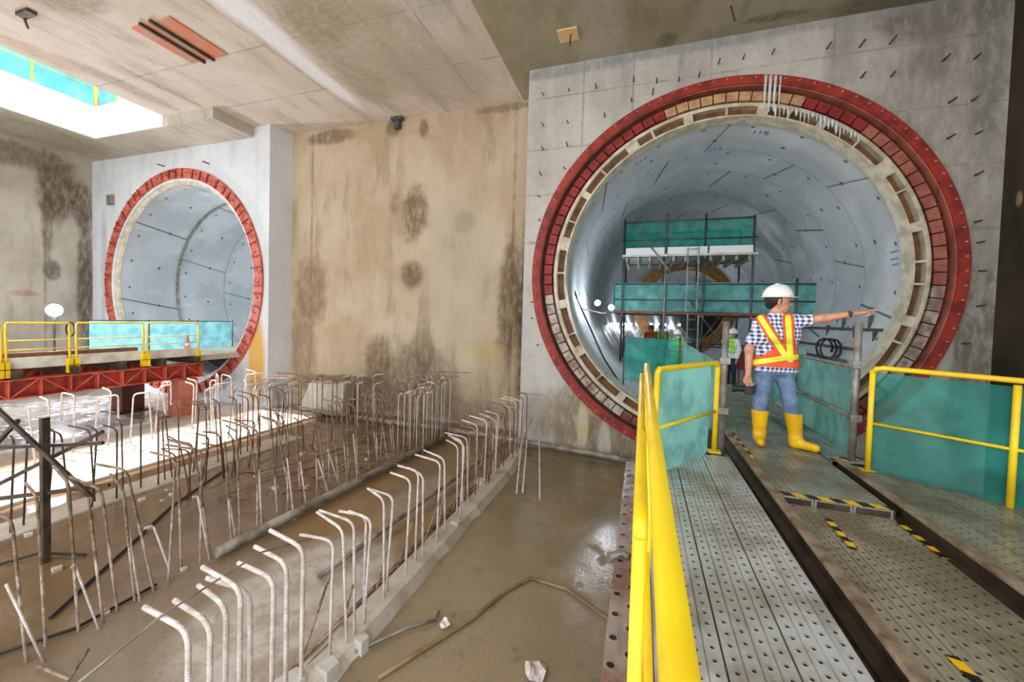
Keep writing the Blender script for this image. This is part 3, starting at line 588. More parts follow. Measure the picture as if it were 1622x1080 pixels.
hang('debris_net', quadnet((1.9,6.2,DZ),(1.8,4.42,DZ),(1.8,4.42,-.37),(1.9,6.2,-.37),.03), 30, 16, 'net', 'teal net hung on the grey tube rails behind the man')
hang('debris_net', quadnet((2.0,7.6,DZ),(2.0,6.15,DZ),(2.0,6.15,-.3),(2.0,7.6,-.2),.03,2), 20, 12, 'net', 'far piece of teal net showing just right of the man at waist height')
o = thing('net_fence', (-.32,8.55,-1.25), 'dark framed green net fence across the portal mouth left of the workers', 'net fence')
MB().sheet(quadnet((-.31,8.5,-1.15),(.68,8.5,-1.2),(.68,8.5,-.33),(-.31,8.5,-.31),.015), 20, 10).build('net', M['net_thin'], o)
for z in (-.31,-.73,-1.15): MB().tube([(-.32,8.52,z),(.72,8.52,z-.02)], .012, 6).build('rail', M['net_dark'], o)
for x in (-.32,.70): MB().tube([(x,8.52,-1.25),(x,8.52,-.28)], .015, 6).build('post', M['galv_dark'], o)
hang('debris_net', quadnet((.74,8.45,-1.16),(.76,4.95,-1.16),(.78,4.95,-.42),(.72,8.45,-.3),.035,1), 34, 16, 'net', 'teal net sheet sloping toward the camera from the green net fence to the grey post')
# hazard tape
def tape(pts, mat, label):
    b = MB(); (x0,y0,z0),(x1,y1,z1),wd = pts; d = Vector((x1-x0,y1-y0,z1-z0)); s = d.cross(Vector((0,0,1))).normalized()*wd/2
    q = []; n = 12
    for i in range(n+1):
        p = Vector((x0,y0,z0))+d*i/n; j = rk.uniform(-.003,.003); q += [p+s+Vector((0,0,j*.5)), p-s+Vector((0,0,-j*.5+.001))]
    b.add(q, [(2*i,2*i+1,2*i+3,2*i+2) for i in range(n)]); return tag(b.build('hazard_tape', mat, thick=.002), label, 'hazard tape')
struct_riser = tag(MB().box((.92,3.275,DZ-.056),(1.585,3.30,DZ-.002)).build('step_riser', M['steel_dark']), 'dark riser closing the step under the long hazard tape', 'step')
tx = tape_mat('hazard_tape_across', (1,.35,0), 6.2, .2)
tape([(.90,3.285,DZ+.006),(1.6,3.285,DZ+.006),.06], tx, 'long yellow and black tape along the step edge between the rails')
ty = tape_mat('hazard_tape_along', (.3,1,0), 7.4)
tape([(1.15,3.08,DZ-.044),(1.14,2.71,DZ-.044),.035], ty, 'worn yellow and black tape on the middle of the lower planks')
tape([(1.565,3.2,DZ-.044),(1.565,2.78,DZ-.044),.03], ty, 'worn yellow and black tape beside the right rail')
tape([(1.13,1.95,DZ-.044),(1.15,1.66,DZ-.044),.04], ty, 'short yellow and black tape on the planks at the bottom edge of the photo')
tape([(1.60,4.22,DZ+.026),(1.85,4.4,DZ+.026),.09], tape_mat('hazard_tape_post', (1,.9,0), 5.0), 'yellow and black tape at the foot of the grey post by the right railing')
tape([(.945,4.9,DZ+.006),(.945,4.05,DZ+.006),.05], tape_mat('hazard_tape_edge', (.0,1,0), 4.2, .3), 'yellow and black tape along the edge beside the left rail')
# ---------------------------------------------------------------- roof opening guard, left platform
for (P0, P1, lab) in (((-14.98,2.2),(-14.98,7.46),'pale yellow railing with light teal net on the left edge of the roof opening'), ((-14.94,7.5),(-14.1,7.5),'pale yellow railing with light teal net at the far corner of the roof opening')):
    fence('yellow_railing', P0, P1, 5.685, 6.72, lab, net='net_roof', mid=(.5,), posts=(0,.4,.76,1) if P1[1] < 7.48 else (0,1), r=.02, wave=.02)
def girder(x, y0, y1, lab):
    o = thing('steel_girder', (x,(y0+y1)/2,-1.68), lab, 'steel girder'); zt, zb = -1.33, -1.68
    MB().box((x-.012,y0,zb), (x+.012,y1,zt)).build('web', M['red_steel'], o)
    MB().box((x-.13,y0,zt-.02), (x+.13,y1,zt)).build('top_flange', M['red_light'], o); MB().box((x-.13,y0,zb), (x+.13,y1,zb+.02)).build('bottom_flange', M['red_light'], o)
    y = y1-.02; k = 0
    while y > y0:
        MB().box((x+.012,y-.012,zb), (x+.12,y+.012,zt)).build('stiffener', M['red_light'], o)
        if y-.42 > y0: MB().bar((x+.1,y,zt if k % 2 else zb), (x+.1,y-.42,zb if k % 2 else zt), .02, .02).build('brace', M['red_light'], o)
        y -= .42; k += 1
girder(-10.62, .5, 7.4, 'red lattice braced steel girder facing the pit, carrying the left platform')
girder(-12.6, .5, 7.4, 'far red steel girder behind the platform boards')
def column(x, y, w_, mat, lab):
    o = thing('steel_column', (x,y,ZF), lab, 'steel column'); MB().box((x-w_/2,y-w_/2,ZF+.02), (x+w_/2,y+w_/2,-1.70)).build('shaft', M[mat], o, bevel=.01); MB().box((x-w_*.75,y-w_*.75,ZF), (x+w_*.75,y+w_*.75,ZF+.025)).build('base_plate', M['steel_dark'], o)
column(-10.7, 7.05, .42, 'salmon', 'salmon coloured steel column under the end of the near red girder')
column(-12.55, 6.9, .5, 'brown_steel', 'dark brown steel column under the far red girder')
column(-10.6, 1.2, .42, 'brown_steel', 'brown steel column under the near end of the red girder')
for i in range(9):
    y = 1+i*.78; b = MB(); b.box((-12.8,y-.06,-1.325), (-10.45,y+.06,-1.17)); tag(b.build('platform_joist', M['steel_dark']), 'dark joist lying across the red girders under the white boards', 'joist', 'joists across the red girders')
segs = [(.5,2.2),(2.22,3.9),(3.92,4.85),(4.88,6.1),(6.15,7.35)]
for i, (a, c) in enumerate(segs):
    b = MB(); b.box((-10.66,a,-1.15), (-10.62,c,-.955)); b.box((-12.6,a,-1.165), (-10.66,c,-1.12)); tag(b.build('platform_board', M['tarp'], bevel=.005), 'white edge board and deck of the left platform behind the yellow railing', 'platform board', 'white boards of the left platform')
tag(MB().box((-11.1,.5,-1.11), (-10.98,6.25,-.90)).build('timber_beam', M['timber'], bevel=.01), 'long brown beam lying along the left platform', 'beam')
tag(MB().box((-11.6,.6,-1.11), (-11.48,6.0,-.98)).build('timber_beam', M['tarp'], bevel=.01), 'pale beam lying behind the brown beam on the left platform', 'beam')
for i, (a, c) in enumerate(((2.8,3.96),(4.02,4.87),(4.97,6.12),(6.2,7.33))):
    f = fence('yellow_railing', (-10.58,a), (-10.58,c), -1.16, -.325, ['pale yellow railing frame of the left platform at the picture edge','pale yellow railing frame of the left platform below the floodlight','pale yellow railing frame of the left platform in front of the teal net','pale yellow railing frame of the left platform at its far end by the cone'][i] if True else '', mid=(.62,.42), r=.018, group='railing frames of the left platform')
    for yy in (a, c):
        b = MB(); b.box((-10.63,yy-.035,-1.3), (-10.53,yy+.035,-1.02)); b.build('clamp', M['yellow'], f)
hang('debris_net', quadnet((-12.75,6.2,-1.15),(-12.75,9.9,-1.2),(-12.75,9.9,-.36),(-12.75,6.2,-.33),.03), 34, 12, 'net_pale', 'light teal net along the far side of the left platform')
for i, y in enumerate((6.2,7.5,8.8,9.9)): tag(MB().tube([(-12.72,y,-1.3),(-12.72,y,-.3)], .015, 6).build('net_post', M['galv_dark']), 'thin grey post holding the light teal net of the left platform', 'post', 'posts of the light teal net')
tag(MB().tube([(-12.7,6.2,-.33),(-12.7,9.9,-.35)], .015, 6).build('tube_rail', M['galv_dark']), 'thin dark tube along the top of the light teal net', 'tube rail')
o = thing('traffic_cone', (-11.6,7.75,-1.15), 'pinkish orange traffic cone at the end of the left platform', 'traffic cone')
b = MB(); b.tube([(-11.6,7.75,-1.12),(-11.6,7.75,-.98)], [.085,.062], 16); b.tube([(-11.6,7.75,-.9),(-11.6,7.75,-.68)], [.052,.02], 16); b.build('cone', M['cone'], o)
MB().tube([(-11.6,7.75,-.98),(-11.6,7.75,-.9)], [.062,.052], 16).build('white_band', M['white'], o); MB().box((-11.71,7.64,-1.15), (-11.49,7.86,-1.12)).build('base', M['cone'], o)
tag(MB().box((-13.2,7.4,-1.3), (-10.7,9.8,-1.16)).build('platform_slab', M['slab']), 'concrete platform slab at the mouth of the left tunnel', 'platform')
# floodlight by the left wall
o = thing('floodlight', (-16.6,7.3,ZF), 'glaring bluish white floodlight on a stand by the left wall', 'floodlight')
MB().tube([(-16.6,7.3,ZF+.25),(-16.6,7.3,-.25)], .025, 8).build('pole', M['galv_dark'], o)
for a in (0.3,2.4,4.5): MB().tube([(-16.6,7.3,ZF+.6),(-16.6+.35*math.cos(a),7.3+.35*math.sin(a),ZF+.01)], .015, 6).build('leg', M['galv_dark'], o)
dl = Vector((16.6,-7.3,.2)).normalized(); hd = Vector((-16.6,7.3,-.13)); b = MB(); b.tube([hd-dl*.14, hd-dl*.02], [.1,.19], 20); b.build('housing', M['galv_dark'], o)
b = MB(); b.tube([hd-dl*.019, hd+dl*.005], .18, 24); b.build('lens', M['lamp'], o)
def lamp(kind, p, e, col=(1,1,1), size=.2, to=None, name='lamp_light'):
    d = bpy.data.lights.new(name, kind); d.energy = e; d.color = col
    if kind == 'AREA': d.size = size; d.shape = 'DISK'
    elif kind == 'SPOT': d.shadow_soft_size = size; d.spot_size = math.radians(150); d.spot_blend = .6
    else: d.shadow_soft_size = size
    q = bpy.data.objects.new(name, d); C.objects.link(q); q.location = W(p)
    if to: q.rotation_euler = (W(to)-W(p)).to_track_quat('-Z', 'Y').to_euler()
    return q
lamp('SPOT', tuple(hd+dl*.06), 700, (.8,.84,1), .15, (-8,5,-1))
tag(MB().tube([(-16.9+.22*math.cos(a),7.8,-.72+.22*math.sin(a)) for a in [i*.35 for i in range(37)]], .02, 6).build('hose_coil', M['black']), 'coiled dark hose hanging by the left wall below the floodlight', 'hose')
# dark braced frame at the lower left
def rod(pts, r, mat, name, label, cat='rebar', group=None, n=6): return tag(MB().tube(pts, r, n).build(name, M[mat]), label, cat, group)
fr = thing('braced_frame', (-5.75,2.45,ZF), 'dark braced steel frame at the left edge among the rebar', 'steel frame')
MB().box((-5.78,2.42,ZF), (-5.72,2.48,-1.14)).build('post', M['steel_dark'], fr)
for a, c in (((-6.2,2.2,-.92),(-5.3,2.6,-1.95)), ((-7.2,2.0,-1.55),(-5.3,2.7,-1.42)), ((-7.0,1.9,-2.1),(-5.2,2.7,-1.85)), ((-7.4,1.7,-2.6),(-5.3,2.7,-1.3)), ((-6.9,2.3,-1.9),(-6.1,2.4,-1.2))): MB().bar(a, c, .034, .034).build('brace', M['steel_dark'], fr)
MB().box((-7.24,1.96,ZF), (-7.16,2.04,-.9)).build('post', M['steel_dark'], fr)
# ---------------------------------------------------------------- rebar
R = random.Random(11)
def arc(p, d0, d1, r, n=5):
    """points of a rounded bend from direction d0 to d1, p = corner"""
    p, d0, d1 = Vector(p), Vector(d0).normalized(), Vector(d1).normalized(); a = p-d0*r; b = p+d1*r
    return [tuple(a.lerp(p, t).lerp(p.lerp(b, t), t)) for t in [i/n for i in range(n+1)]]
def starter(x, y, h, hook, lean=(0,0), r=.014, mat='rebar_pale', lab='', grp='', rise=.04, down=0.0, z0=ZF, bend=.08, name='rebar_hook', n=6):
    top = Vector((x+lean[0], y+lean[1], z0+h)); base = Vector((x, y, z0-.03))
    d0 = (top-base).normalized(); pts = [tuple(base), tuple(base.lerp(top, .5))]
    if hook:
        d1 = Vector((hook[0], hook[1], rise)).normalized(); L = math.hypot(*hook)
        pts += arc(top, d0, d1, bend, 4); pts.append(tuple(top+d1*L))
        if down: pts = pts[:-1]+arc(top+d1*L, d1, (0,0,-1), bend*.8, 4)+[tuple(top+d1*L+Vector((0,0,-down)))]
    else: pts.append(tuple(top))
    return rod(pts, r, mat, name, lab, 'rebar', grp, n)
LA = 'pale cement dusted rebar hook in the row along the kerb of the wet bay'
for i, y in enumerate((1.45,1.55,1.66,1.75,1.82,1.96,2.06,2.2)):
    starter(-2.13+R.uniform(-.02,.03), y-.02, 1.0+R.uniform(-.02,.05), (-R.uniform(.26,.34), R.uniform(-.05,.05)), (R.uniform(-.02,.02),0), .0145, 'rebar_pale', 'thick white rebar hook in the nearest cluster at the bottom left of the kerb row', 'nearest white rebar hooks', n=8, bend=.09)
for i, y in enumerate((2.46,2.6,2.68,2.8,2.88,3.12,3.2,3.5,3.72,3.85,4.15,4.4,4.7)):
    starter(-2.14+R.uniform(-.03,.06), y, 1.0+R.uniform(-.06,.05), (-R.uniform(.2,.34), R.uniform(-.1,.12)), (R.uniform(-.04,.05),R.uniform(-.04,.04)), .0115, 'rebar_pale', LA, 'rebar hooks along the kerb', n=8)
y = 4.85
while y < 8.1:
    starter(-2.2+R.uniform(-.05,.05), y, 1.0+R.uniform(-.05,.12), (-R.uniform(.2,.34), R.uniform(-.06,.06)), (R.uniform(-.03,.03),R.uniform(-.03,.03)), .010, 'rebar_pale' if R.random() < .6 else 'rebar_brown', 'pale rebar hook toward the far end of the kerb row by the wall', 'far rebar hooks along the kerb'); y += R.uniform(.1,.17)
for i in range(14):
    y = 2.3+i*.42; starter(-2.28+R.uniform(-.03,.03), y, R.uniform(.5,.85), None, (R.uniform(-.05,.25),R.uniform(-.1,.3)), .009, 'rebar_brown', 'thin leaning brown bar without hook in the kerb row', 'thin bars along the kerb', name='rebar')
for i in range(7):
    x = -2.32+i*.022; rod([(x, 1.6+R.random()*.8, ZF+.06+.02*(i % 3)), (x-.02+R.uniform(-.02,.02), 3.6, ZF+.05+.015*(i % 2)), (x-.08, 5.4+R.random(), ZF+.06)], .011, 'rebar_brown', 'rebar', 'long bar lying along the foot of the kerb', 'rebar', 'long bars along the kerb')
for x, y, r_, lab in ((-4.25,1.75,0,''),):
    pass
y = 1.7
while y < 6.6:
    starter(-4.28+R.uniform(-.12,.1), y, R.uniform(1.05,1.28), (-R.uniform(.25,.5), R.uniform(-.1,.15)) if R.random() < .75 else None, (R.uniform(-.22,.02),R.uniform(-.12,.08)), .0110, 'rebar_mud', 'tall brown rebar with a hook in the row left of the long pipe', 'rebar row left of the long pipe'); y += R.uniform(.1,.19)
for k in range(12):
    y = 1.75+k*.33; starter(-4.2+R.uniform(-.1,.1), y, R.uniform(.5,.8), None, (R.uniform(-.3,.05),R.uniform(-.15,.05)), .0100, 'rebar_pale', 'short straight bar in the row left of the long pipe', 'short bars left of the long pipe', name='rebar')
y = 2.2
while y < 6.6:
    m = 'rebar_dark' if y < 4 else 'rebar_rust'
    starter(-6.85+R.uniform(-.12,.12), y, R.uniform(.98,1.12), (-R.uniform(.15,.4), R.uniform(-.1,.1)) if R.random() < .8 else None, (R.uniform(-.08,.08),R.uniform(-.1,.08)), .0105, m, 'dark rebar hook in front of the sunlit slab' if y < 4 else 'rusty rebar hook at the far edge of the brown bay', 'dark rebar row before the sunlit slab' if y < 4 else 'rusty rebar row beside the sunlit slab', down=.0); y += R.uniform(.11,.2)
for k in range(18):
    y = 3.3+R.uniform(0,3.6); x = -6.2+R.uniform(-.35,.3)
    starter(x, y, R.uniform(.45,.8), (-R.uniform(.2,.45), R.uniform(-.2,.2)), (R.uniform(-.1,.1),R.uniform(-.1,.1)), .011, 'rebar_rust', 'short rusty hook in the tangled cluster before the sunlit slab', 'tangled rusty hooks')
for k in range(30):
    x = R.uniform(-6.0,-4.6); y = R.uniform(3.9,7.4); a = R.uniform(-1.2,1.2); L = R.uniform(.5,1.5); zz = R.uniform(.02,.45)
    rod([(x,y,ZF+.03), (x+L*math.cos(a)*.5, y+L*math.sin(a)*.5, ZF+zz*.5+.05), (x+L*math.cos(a), y+L*math.sin(a), ZF+zz+.03)], .009, 'rebar_rust' if k % 2 else 'rebar_brown', 'rebar', 'loose rusty bar in the tangle lying in the brown bay', 'rebar', 'loose bars in the brown bay')
for k in range(16):
    y = 3.85+k*.27+R.uniform(-.06,.06); tw = R.random() < .5
    starter(-9.3+R.uniform(-.3,.2), y, R.uniform(.95,1.08), (R.uniform(.2,.35)*(1 if tw else -1), R.uniform(-.05,.2)), (R.uniform(-.05,.15),R.uniform(-.1,.05)), .0145, 'rebar_pale', 'thick white sunlit rebar hook on the pale slab', 'white hooks on the sunlit slab', down=(.5 if R.random() < .4 else 0), z0=ZF+.05)
for k in range(26):
    y = 6.0+R.uniform(0,2.2); x = -8.0+R.uniform(-.8,.9)
    starter(x, y, R.uniform(.85,1.08), (R.uniform(-.3,.3), R.uniform(.1,.25)), (R.uniform(-.1,.1),R.uniform(-.08,.08)), .0100, 'rebar_pale' if k % 2 else 'rebar_brown', 'bent rebar in the dense cluster at the foot of the left pier', 'dense rebar cluster by the pier', z0=ZF+.04)
# two rebar cages by the back wall
for k in range(26):
    x = -7.6+k*.075; h = 1.0+.1*math.sin(k)+k*.006; starter(x, 8.0+.25*(k % 2), h, (R.uniform(.1,.3), R.uniform(-.1,.1)), (R.uniform(-.02,.02),0), .0105, 'rebar_brown' if k % 3 else 'rebar_pale', 'upright bar of the rebar cage at the left foot of the back wall', 'left rebar cage by the back wall')
for k in range(6): rod([(-9.3+R.uniform(0,.5), 7.7+k*.12, ZF+1.02+R.uniform(-.04,.06)), (-5.7-R.uniform(0,.5), 8.0+k*.1, ZF+1.12+R.uniform(-.04,.06))], .010, 'rebar_brown', 'rebar', 'long thin horizontal bar on top of the left rebar cage', 'rebar', 'horizontal bars on the left cage')
for k in range(40):
    x = -4.55+(k % 10)*.07; y = 6.95+(k//10)*.38; starter(x, y, 1.12+.05*(k//10)+R.uniform(-.03,.05), (R.uniform(-.3,.3), R.uniform(-.05,.05)), (R.uniform(-.02,.02),0), .0105, 'rebar_pale' if k % 2 else 'rebar_brown', 'upright bar of the square rebar cage near the middle of the back wall', 'middle rebar cage by the back wall')
for k in range(5): rod([(-4.9+R.uniform(0,.2), 7.0+k*.3, ZF+1.2+.05*k), (-3.6+R.uniform(-.2,.2), 7.05+k*.3, ZF+1.24+.05*k)], .010, 'rebar_brown', 'rebar', 'thin horizontal bar across the top of the middle rebar cage', 'rebar', 'horizontal bars on the middle cage')
b = MB(); b.prism([(-8.65,ZF+.05),(-7.25,ZF+.05),(-7.15,-1.8),(-8.3,-1.85)], 'y', 8.62, 8.95); tag(b.build('concrete_slab_piece', M['slab'], bevel=.02), 'pale slanted concrete slab leaning at the foot of the back wall', 'concrete slab')
# pipes, hoses, cables, debris
rod([(-4.2,3.1,ZF+.075),(-4.05,5.6,ZF+.075),(-3.9,7.85,ZF+.075)], .055, 'pipe', 'long_pipe', 'long muddy pipe lying between the brown bay and the pale floor', 'pipe', n=14)
rod([(-2.93,3.2,ZF+.05),(-2.8,4.7,ZF+.09),(-2.56,7.8,ZF+.12)], .03, 'pipe', 'long_pipe', 'thinner grey pipe lying on the pale floor behind the white hooks', 'pipe', n=10)
rod([(-8.0,8.45,ZF+.12),(-5.6,8.3,ZF+.12),(-4.3,8.25,ZF+.14),(-2.5,8.02,ZF+.16),(-1.4,8.0,ZF+.12),(-.35,7.9,ZF+.1),(.06,7.85,ZF+.09)], .058, 'pipe', 'wall_pipe', 'muddy pipe lying along the foot of the back wall and portal wall', 'pipe', n=12)
rod([(-1.72,2.47,ZF+.02),(-1.56,2.78,ZF+.02),(-1.32,3.24,ZF+.02),(-1.16,3.7,ZF+.02),(-.98,3.99,ZF+.02),(-.6,3.95,ZF+.02),(-.18,3.68,ZF+.02),(.1,3.5,ZF+.03)], .016, 'hose', 'hose', 'brown hose curving across the wet bay floor', 'hose', n=8)
rod([(-4.64,2.0,ZF+.02),(-5.2,2.8,ZF+.02),(-5.85,3.7,ZF+.02),(-6.5,5.0,ZF+.02)], .014, 'black', 'cable', 'dark cable lying across the brown bay', 'cable')
rod([(-4.6,1.5,ZF+.02),(-4.3,2.0,ZF+.02),(-4.3,2.6,ZF+.02)], .012, 'black', 'cable', 'dark cable at the bottom left corner of the pit', 'cable')
rod([(-6.1,2.2,ZF+.02),(-5.95,2.5,ZF+.03),(-5.5,2.65,ZF+.02)], .012, 'black', 'cable', 'short dark cable at the left edge by the braced frame', 'cable')
rod([(-2.3,.9,-1.7),(-2.3,1.43,-1.585),(-2.3,2.0,-1.57),(-2.3,2.45,-1.7)], .006, 'galv', 'guy_wire', 'thin taut grey wire crossing the nearest white rebar hooks', 'wire')
rod([(-4.09,1.69,ZF+.03),(-3.72,1.7,ZF+.03),(-3.79,1.84,ZF+.12)], .012, 'rebar_brown', 'rebar', 'short bent bar lying at the bottom left of the photo', 'rebar', None)
rod([(-2.02,2.6,ZF+.03),(-1.78,2.95,ZF+.03),(-1.6,3.12,ZF+.03),(-1.62,3.22,ZF+.03)], .014, 'galv', 'bent_pipe', 'pale greenish bent rod on the wet floor beside the kerb', 'rod')
for k, (a, c) in enumerate((((-2.2,8.0,-1.9),(-1.68,5.8,-2.6)), ((-2.1,8.0,-1.95),(-1.6,5.85,-2.6)), ((-1.9,8.05,-2.0),(-1.3,5.7,-2.6)))):
    rod([a, c], .011, 'rebar_pale', 'rebar', 'thin pale bar leaning from the portal wall foot into the wet bay', 'rebar', 'thin bars leaning at the portal wall')
def crumple(x, y, r, label, seed):
    q = random.Random(seed); b = MB(); n = 7; vs = [(x,y,ZF+.05)]
    for i in range(n): a = 2*math.pi*i/n; rr_ = r*q.uniform(.75,1.15); vs.append((x+rr_*math.cos(a), y+rr_*math.sin(a)*.9, ZF+.012+q.uniform(0,.035)))
    for i in range(n): a = 2*math.pi*(i+.5)/n; rr_ = r*.5; vs.append((x+rr_*math.cos(a), y+rr_*math.sin(a), ZF+.03+q.uniform(0,.05)))
    fs = [];
    for i in range(n): j = (i+1) % n; fs += [(0,1+n+i,1+n+j) if True else (), (1+i,1+j,1+n+i), (1+j,1+n+j,1+n+i)]
    b.add(vs, fs); return tag(b.build('crumpled_paper', M['paper'], thick=.004), label, 'paper')
crumple(-.66,2.93,.1,'crumpled white paper on the wet bay floor near the brown beam',1)
crumple(-1.5,3.1,.045,'small white scrap beside the hose on the wet floor',2)
for k in range(22):
    x = R.uniform(-6.8,-4.3); y = R.uniform(1.9,6.5); s = R.uniform(.02,.05); b = MB(); b.prism([(x-s,y-s*.6),(x+s*.8,y-s),(x+s,y+s*.5),(x-s*.3,y+s)], 'z', ZF-.005, ZF+s*.8)
    tag(b.build('rubble_stone', M['kerb']), 'small pale stone on the brown bay floor', 'stone', 'stones in the brown bay')
for k, (x, y, s) in enumerate(((-2.06,2.35,.07),(-2.2,2.15,.09),(-2.0,2.65,.05),(-2.3,5.9,.08),(-2.1,4.6,.06))):
    b = MB(); b.prism([(x-s,y-s*.6),(x+s*.8,y-s),(x+s,y+s*.5),(x-s*.3,y+s)], 'z', ZF, ZF+.08+s*.7); tag(b.build('rubble_stone', M['slab']), 'broken concrete lump on the kerb', 'stone', 'lumps on the kerb')
# ---------------------------------------------------------------- tunnels
def tunnel(name, cx, cz, r, y0, ybend, yend, Rb, mat, n=96, th=.3, step=.8):
    secs = []; y = y0
    while y < ybend: secs.append(((cx, y), 0.0)); y += step
    a = 0.0
    while Rb and ybend+Rb*math.sin(a) < yend: secs.append(((cx+Rb*(1-math.cos(a)), ybend+Rb*math.sin(a)), a)); a += step/Rb*1.5
    vs = []; 
    for (x, yy), a in secs:
        for rr_ in (r, r+th):
            for i in range(n):
                t = 2*math.pi*i/n; vs.append((x+rr_*math.cos(t)*math.cos(a), yy-rr_*math.cos(t)*math.sin(a), cz+rr_*math.sin(t)))
    fs = []; k = len(secs)
    for s in range(k-1):
        for i in range(n):
            j = (i+1) % n; A = s*2*n; B = (s+1)*2*n
            fs += [(A+i, B+i, B+j, A+j), (A+n+i, A+n+j, B+n+j, B+n+i)]
    for i in range(n): j = (i+1) % n; fs.append((i, j, n+j, n+i))
    b = MB(); b.add(vs, fs, True); o = struct(b.build(name, mat))
    e = MB(); (x, yy), a = secs[-1]; e.add([(x+(r+th)*math.cos(2*math.pi*i/n)*math.cos(a), yy-(r+th)*math.cos(2*math.pi*i/n)*math.sin(a), cz+(r+th)*math.sin(2*math.pi*i/n)) for i in range(n)], [tuple(range(n))])
    struct(e.build('wall_tunnel_end', M['steel_dark'])); return secs
TR = (1.28, .93)
secs = tunnel('wall_tunnel_right', TR[0], TR[1], 2.75, 8.47, 14, 46, 80, M['lining_r'])
tunnel('wall_tunnel_left', LC[0], LC[1], 2.95, 8.75, 34, 34, 0, M['lining_l'], th=.14)
for yy_, lab in ((10.42,'grey raised hoop at the first joint inside the left tunnel'), (15.7,'grey raised hoop deeper inside the left tunnel')): tag(MB().ring(LC[0], LC[1], 2.9, 2.949, yy_, yy_+.09).build('joint_hoop', M['galv']), lab, 'tunnel hoop')
struct(MB().box((.1,9.3,-1.72), (2.46,26,-1.55)).build('floor', M['pipe']))
struct(MB().box((-15.4,8.9,-1.35), (-11.2,30,-1.25)).build('floor', M['slab']))
MBr = MB(); MBr.ring(TR[0]+.95, TR[1], 2.1, 2.72, 25.4, 25.7); tag(MBr.build('bulkhead_ring', M['bulkhead']), 'brown bulkhead ring far inside the large tunnel behind the scaffold', 'bulkhead')
# blue marks sprayed on the lining (illegible ring numbers)
bl = simple('blue_marker', (70,150,214), .6)
def marks(segs_, label):
    """strokes given as (theta_deg, y) polylines on the lining"""
    b = MB()
    for s in segs_:
        pts = [(TR[0]+2.742*math.cos(math.radians(t)), y, TR[1]+2.742*math.sin(math.radians(t))) for t, y in s]
        for p, q in zip(pts, pts[1:]):
            c = Vector(((p[0]+q[0])/2, 0, (p[2]+q[2])/2)); nr = (Vector((TR[0],0,TR[1]))-c).normalized(); b.bar(p, q, .022, .004, up=nr)
    return tag(b.build('blue_ring_number', bl), label, 'painted number')
def digits(t0, y0, dt, dy, txt):
    S = {'1': [[(.5,0),(.5,1)]], '9': [[(1,.5),(0,.5),(0,1),(1,1),(1,0),(.2,0)]], '7': [[(0,1),(1,1),(.4,0)]], '4': [[(.7,0),(.7,1),(0,.35),(1,.35)]], '0': [[(0,0),(1,0),(1,1),(0,1),(0,0)]], '2': [[(0,1),(1,1),(1,.5),(0,.5),(0,0),(1,0)]]}
    out = []
    for i, ch in enumerate(txt):
        for s in S[ch]: out.append([(t0-dt*(i*1.5+px), y0+dy*(1-pz)) for px, pz in s])
    return out
marks(digits(78.5, 8.78, 1.3, .13, '119'), 'blue sprayed number at the crown of the large tunnel lining')
marks(digits(124, 8.8, 1.3, .14, '117'), 'blue sprayed number low on the upper left of the large tunnel lining')
marks(digits(92, 9.6, 1.3, .15, '117'), 'blue sprayed number deeper in at the crown of the lining')
marks([[(8,8.62),(8,8.85)],[(5.5,8.62),(5.5,8.85)],[(3.5,8.62),(3.5,8.82)]], 'blue painted bars on the right side of the large tunnel lining')
# scaffold
SY0, SY1 = 12.0, 13.6
sc = thing('scaffold', (1.3,12.4,-1.55), 'two level tube scaffold with green and teal nets inside the large tunnel', 'scaffold')
for x, zt in ((-.55,2.85),(.55,2.95),(1.5,2.9),(2.62,2.8),(3.6,1.2)):
    for y in (SY0, SY1): MB().tube([(x,y,max(-1.55, TR[1]-math.sqrt(2.75**2-(x-TR[0])**2))),(x,y,zt)], .028, 8).build('standard', M['galv_dark'] if x != .55 else M['galv'], sc)
for z in (.24,.62,1.05,1.8,2.25,2.75,-.6):
    x1 = 4.0 if 0 < z < 1.2 else 2.7; x0 = -.62 if z > 1.2 else -.75
    if z < 0: x0, x1 = -.55, 3.0
    if z > 2.5: x0, x1 = -.5, 2.6
    for y in (SY0, SY1): MB().tube([(x0,y,z),(x1,y,z)], .02, 8).build('ledger', M['galv_dark'], sc)
for x in (-.55,.55,1.5,2.62):
    for z in (.24,1.8): MB().tube([(x,SY0-.1,z-.04),(x,SY1+.1,z-.04)], .02, 8).build('transom', M['galv'], sc)
MB().box((-.78,SY0-.05,.24), (3.95,SY1,.30)).build('lower_deck', M['timber'], sc); MB().box((-.6,SY0-.05,1.80), (2.72,SY1,1.86)).build('upper_deck', M['tarp'], sc)
for x in [-.5+i*.3 for i in range(11)]: MB().box((x,SY0-.08,1.66), (x+.06,SY1,1.78)).build('deck_joist', M['galv'], sc)
for x0, x1 in ((-.5,.5),(.58,1.55),(1.6,2.6)): MB().box((x0,SY0-.06,1.86), (x1,SY0-.04,2.04)).build('toe_board', M['white'], sc)
for a, c in (((-.15,SY0-.08,2.45),(.95,SY0-.08,1.0)), ((1.2,SY0-.08,.6),(2.3,SY0-.08,-1.0)), ((1.9,SY0-.08,.2),(1.0,SY0-.08,-1.2))): MB().tube([a, c], .02, 8).build('diagonal_brace', M['galv'] if a[2] > 2 else M['galv_dark'], sc)
MB().sheet(quadnet((-.76,SY0+.06,.32),(4.0,SY0+.06,.32),(4.0,SY0+.06,1.1),(-.76,SY0+.06,1.1),.03), 50, 8).build('lower_net', M['net_scaffold'], sc)
MB().sheet(quadnet((-.8,SY1,.32),(-.78,SY0-.1,.32),(-.78,SY0-.1,1.12),(-.8,SY1,1.12),.02), 12, 8).build('side_net', M['net'], sc)
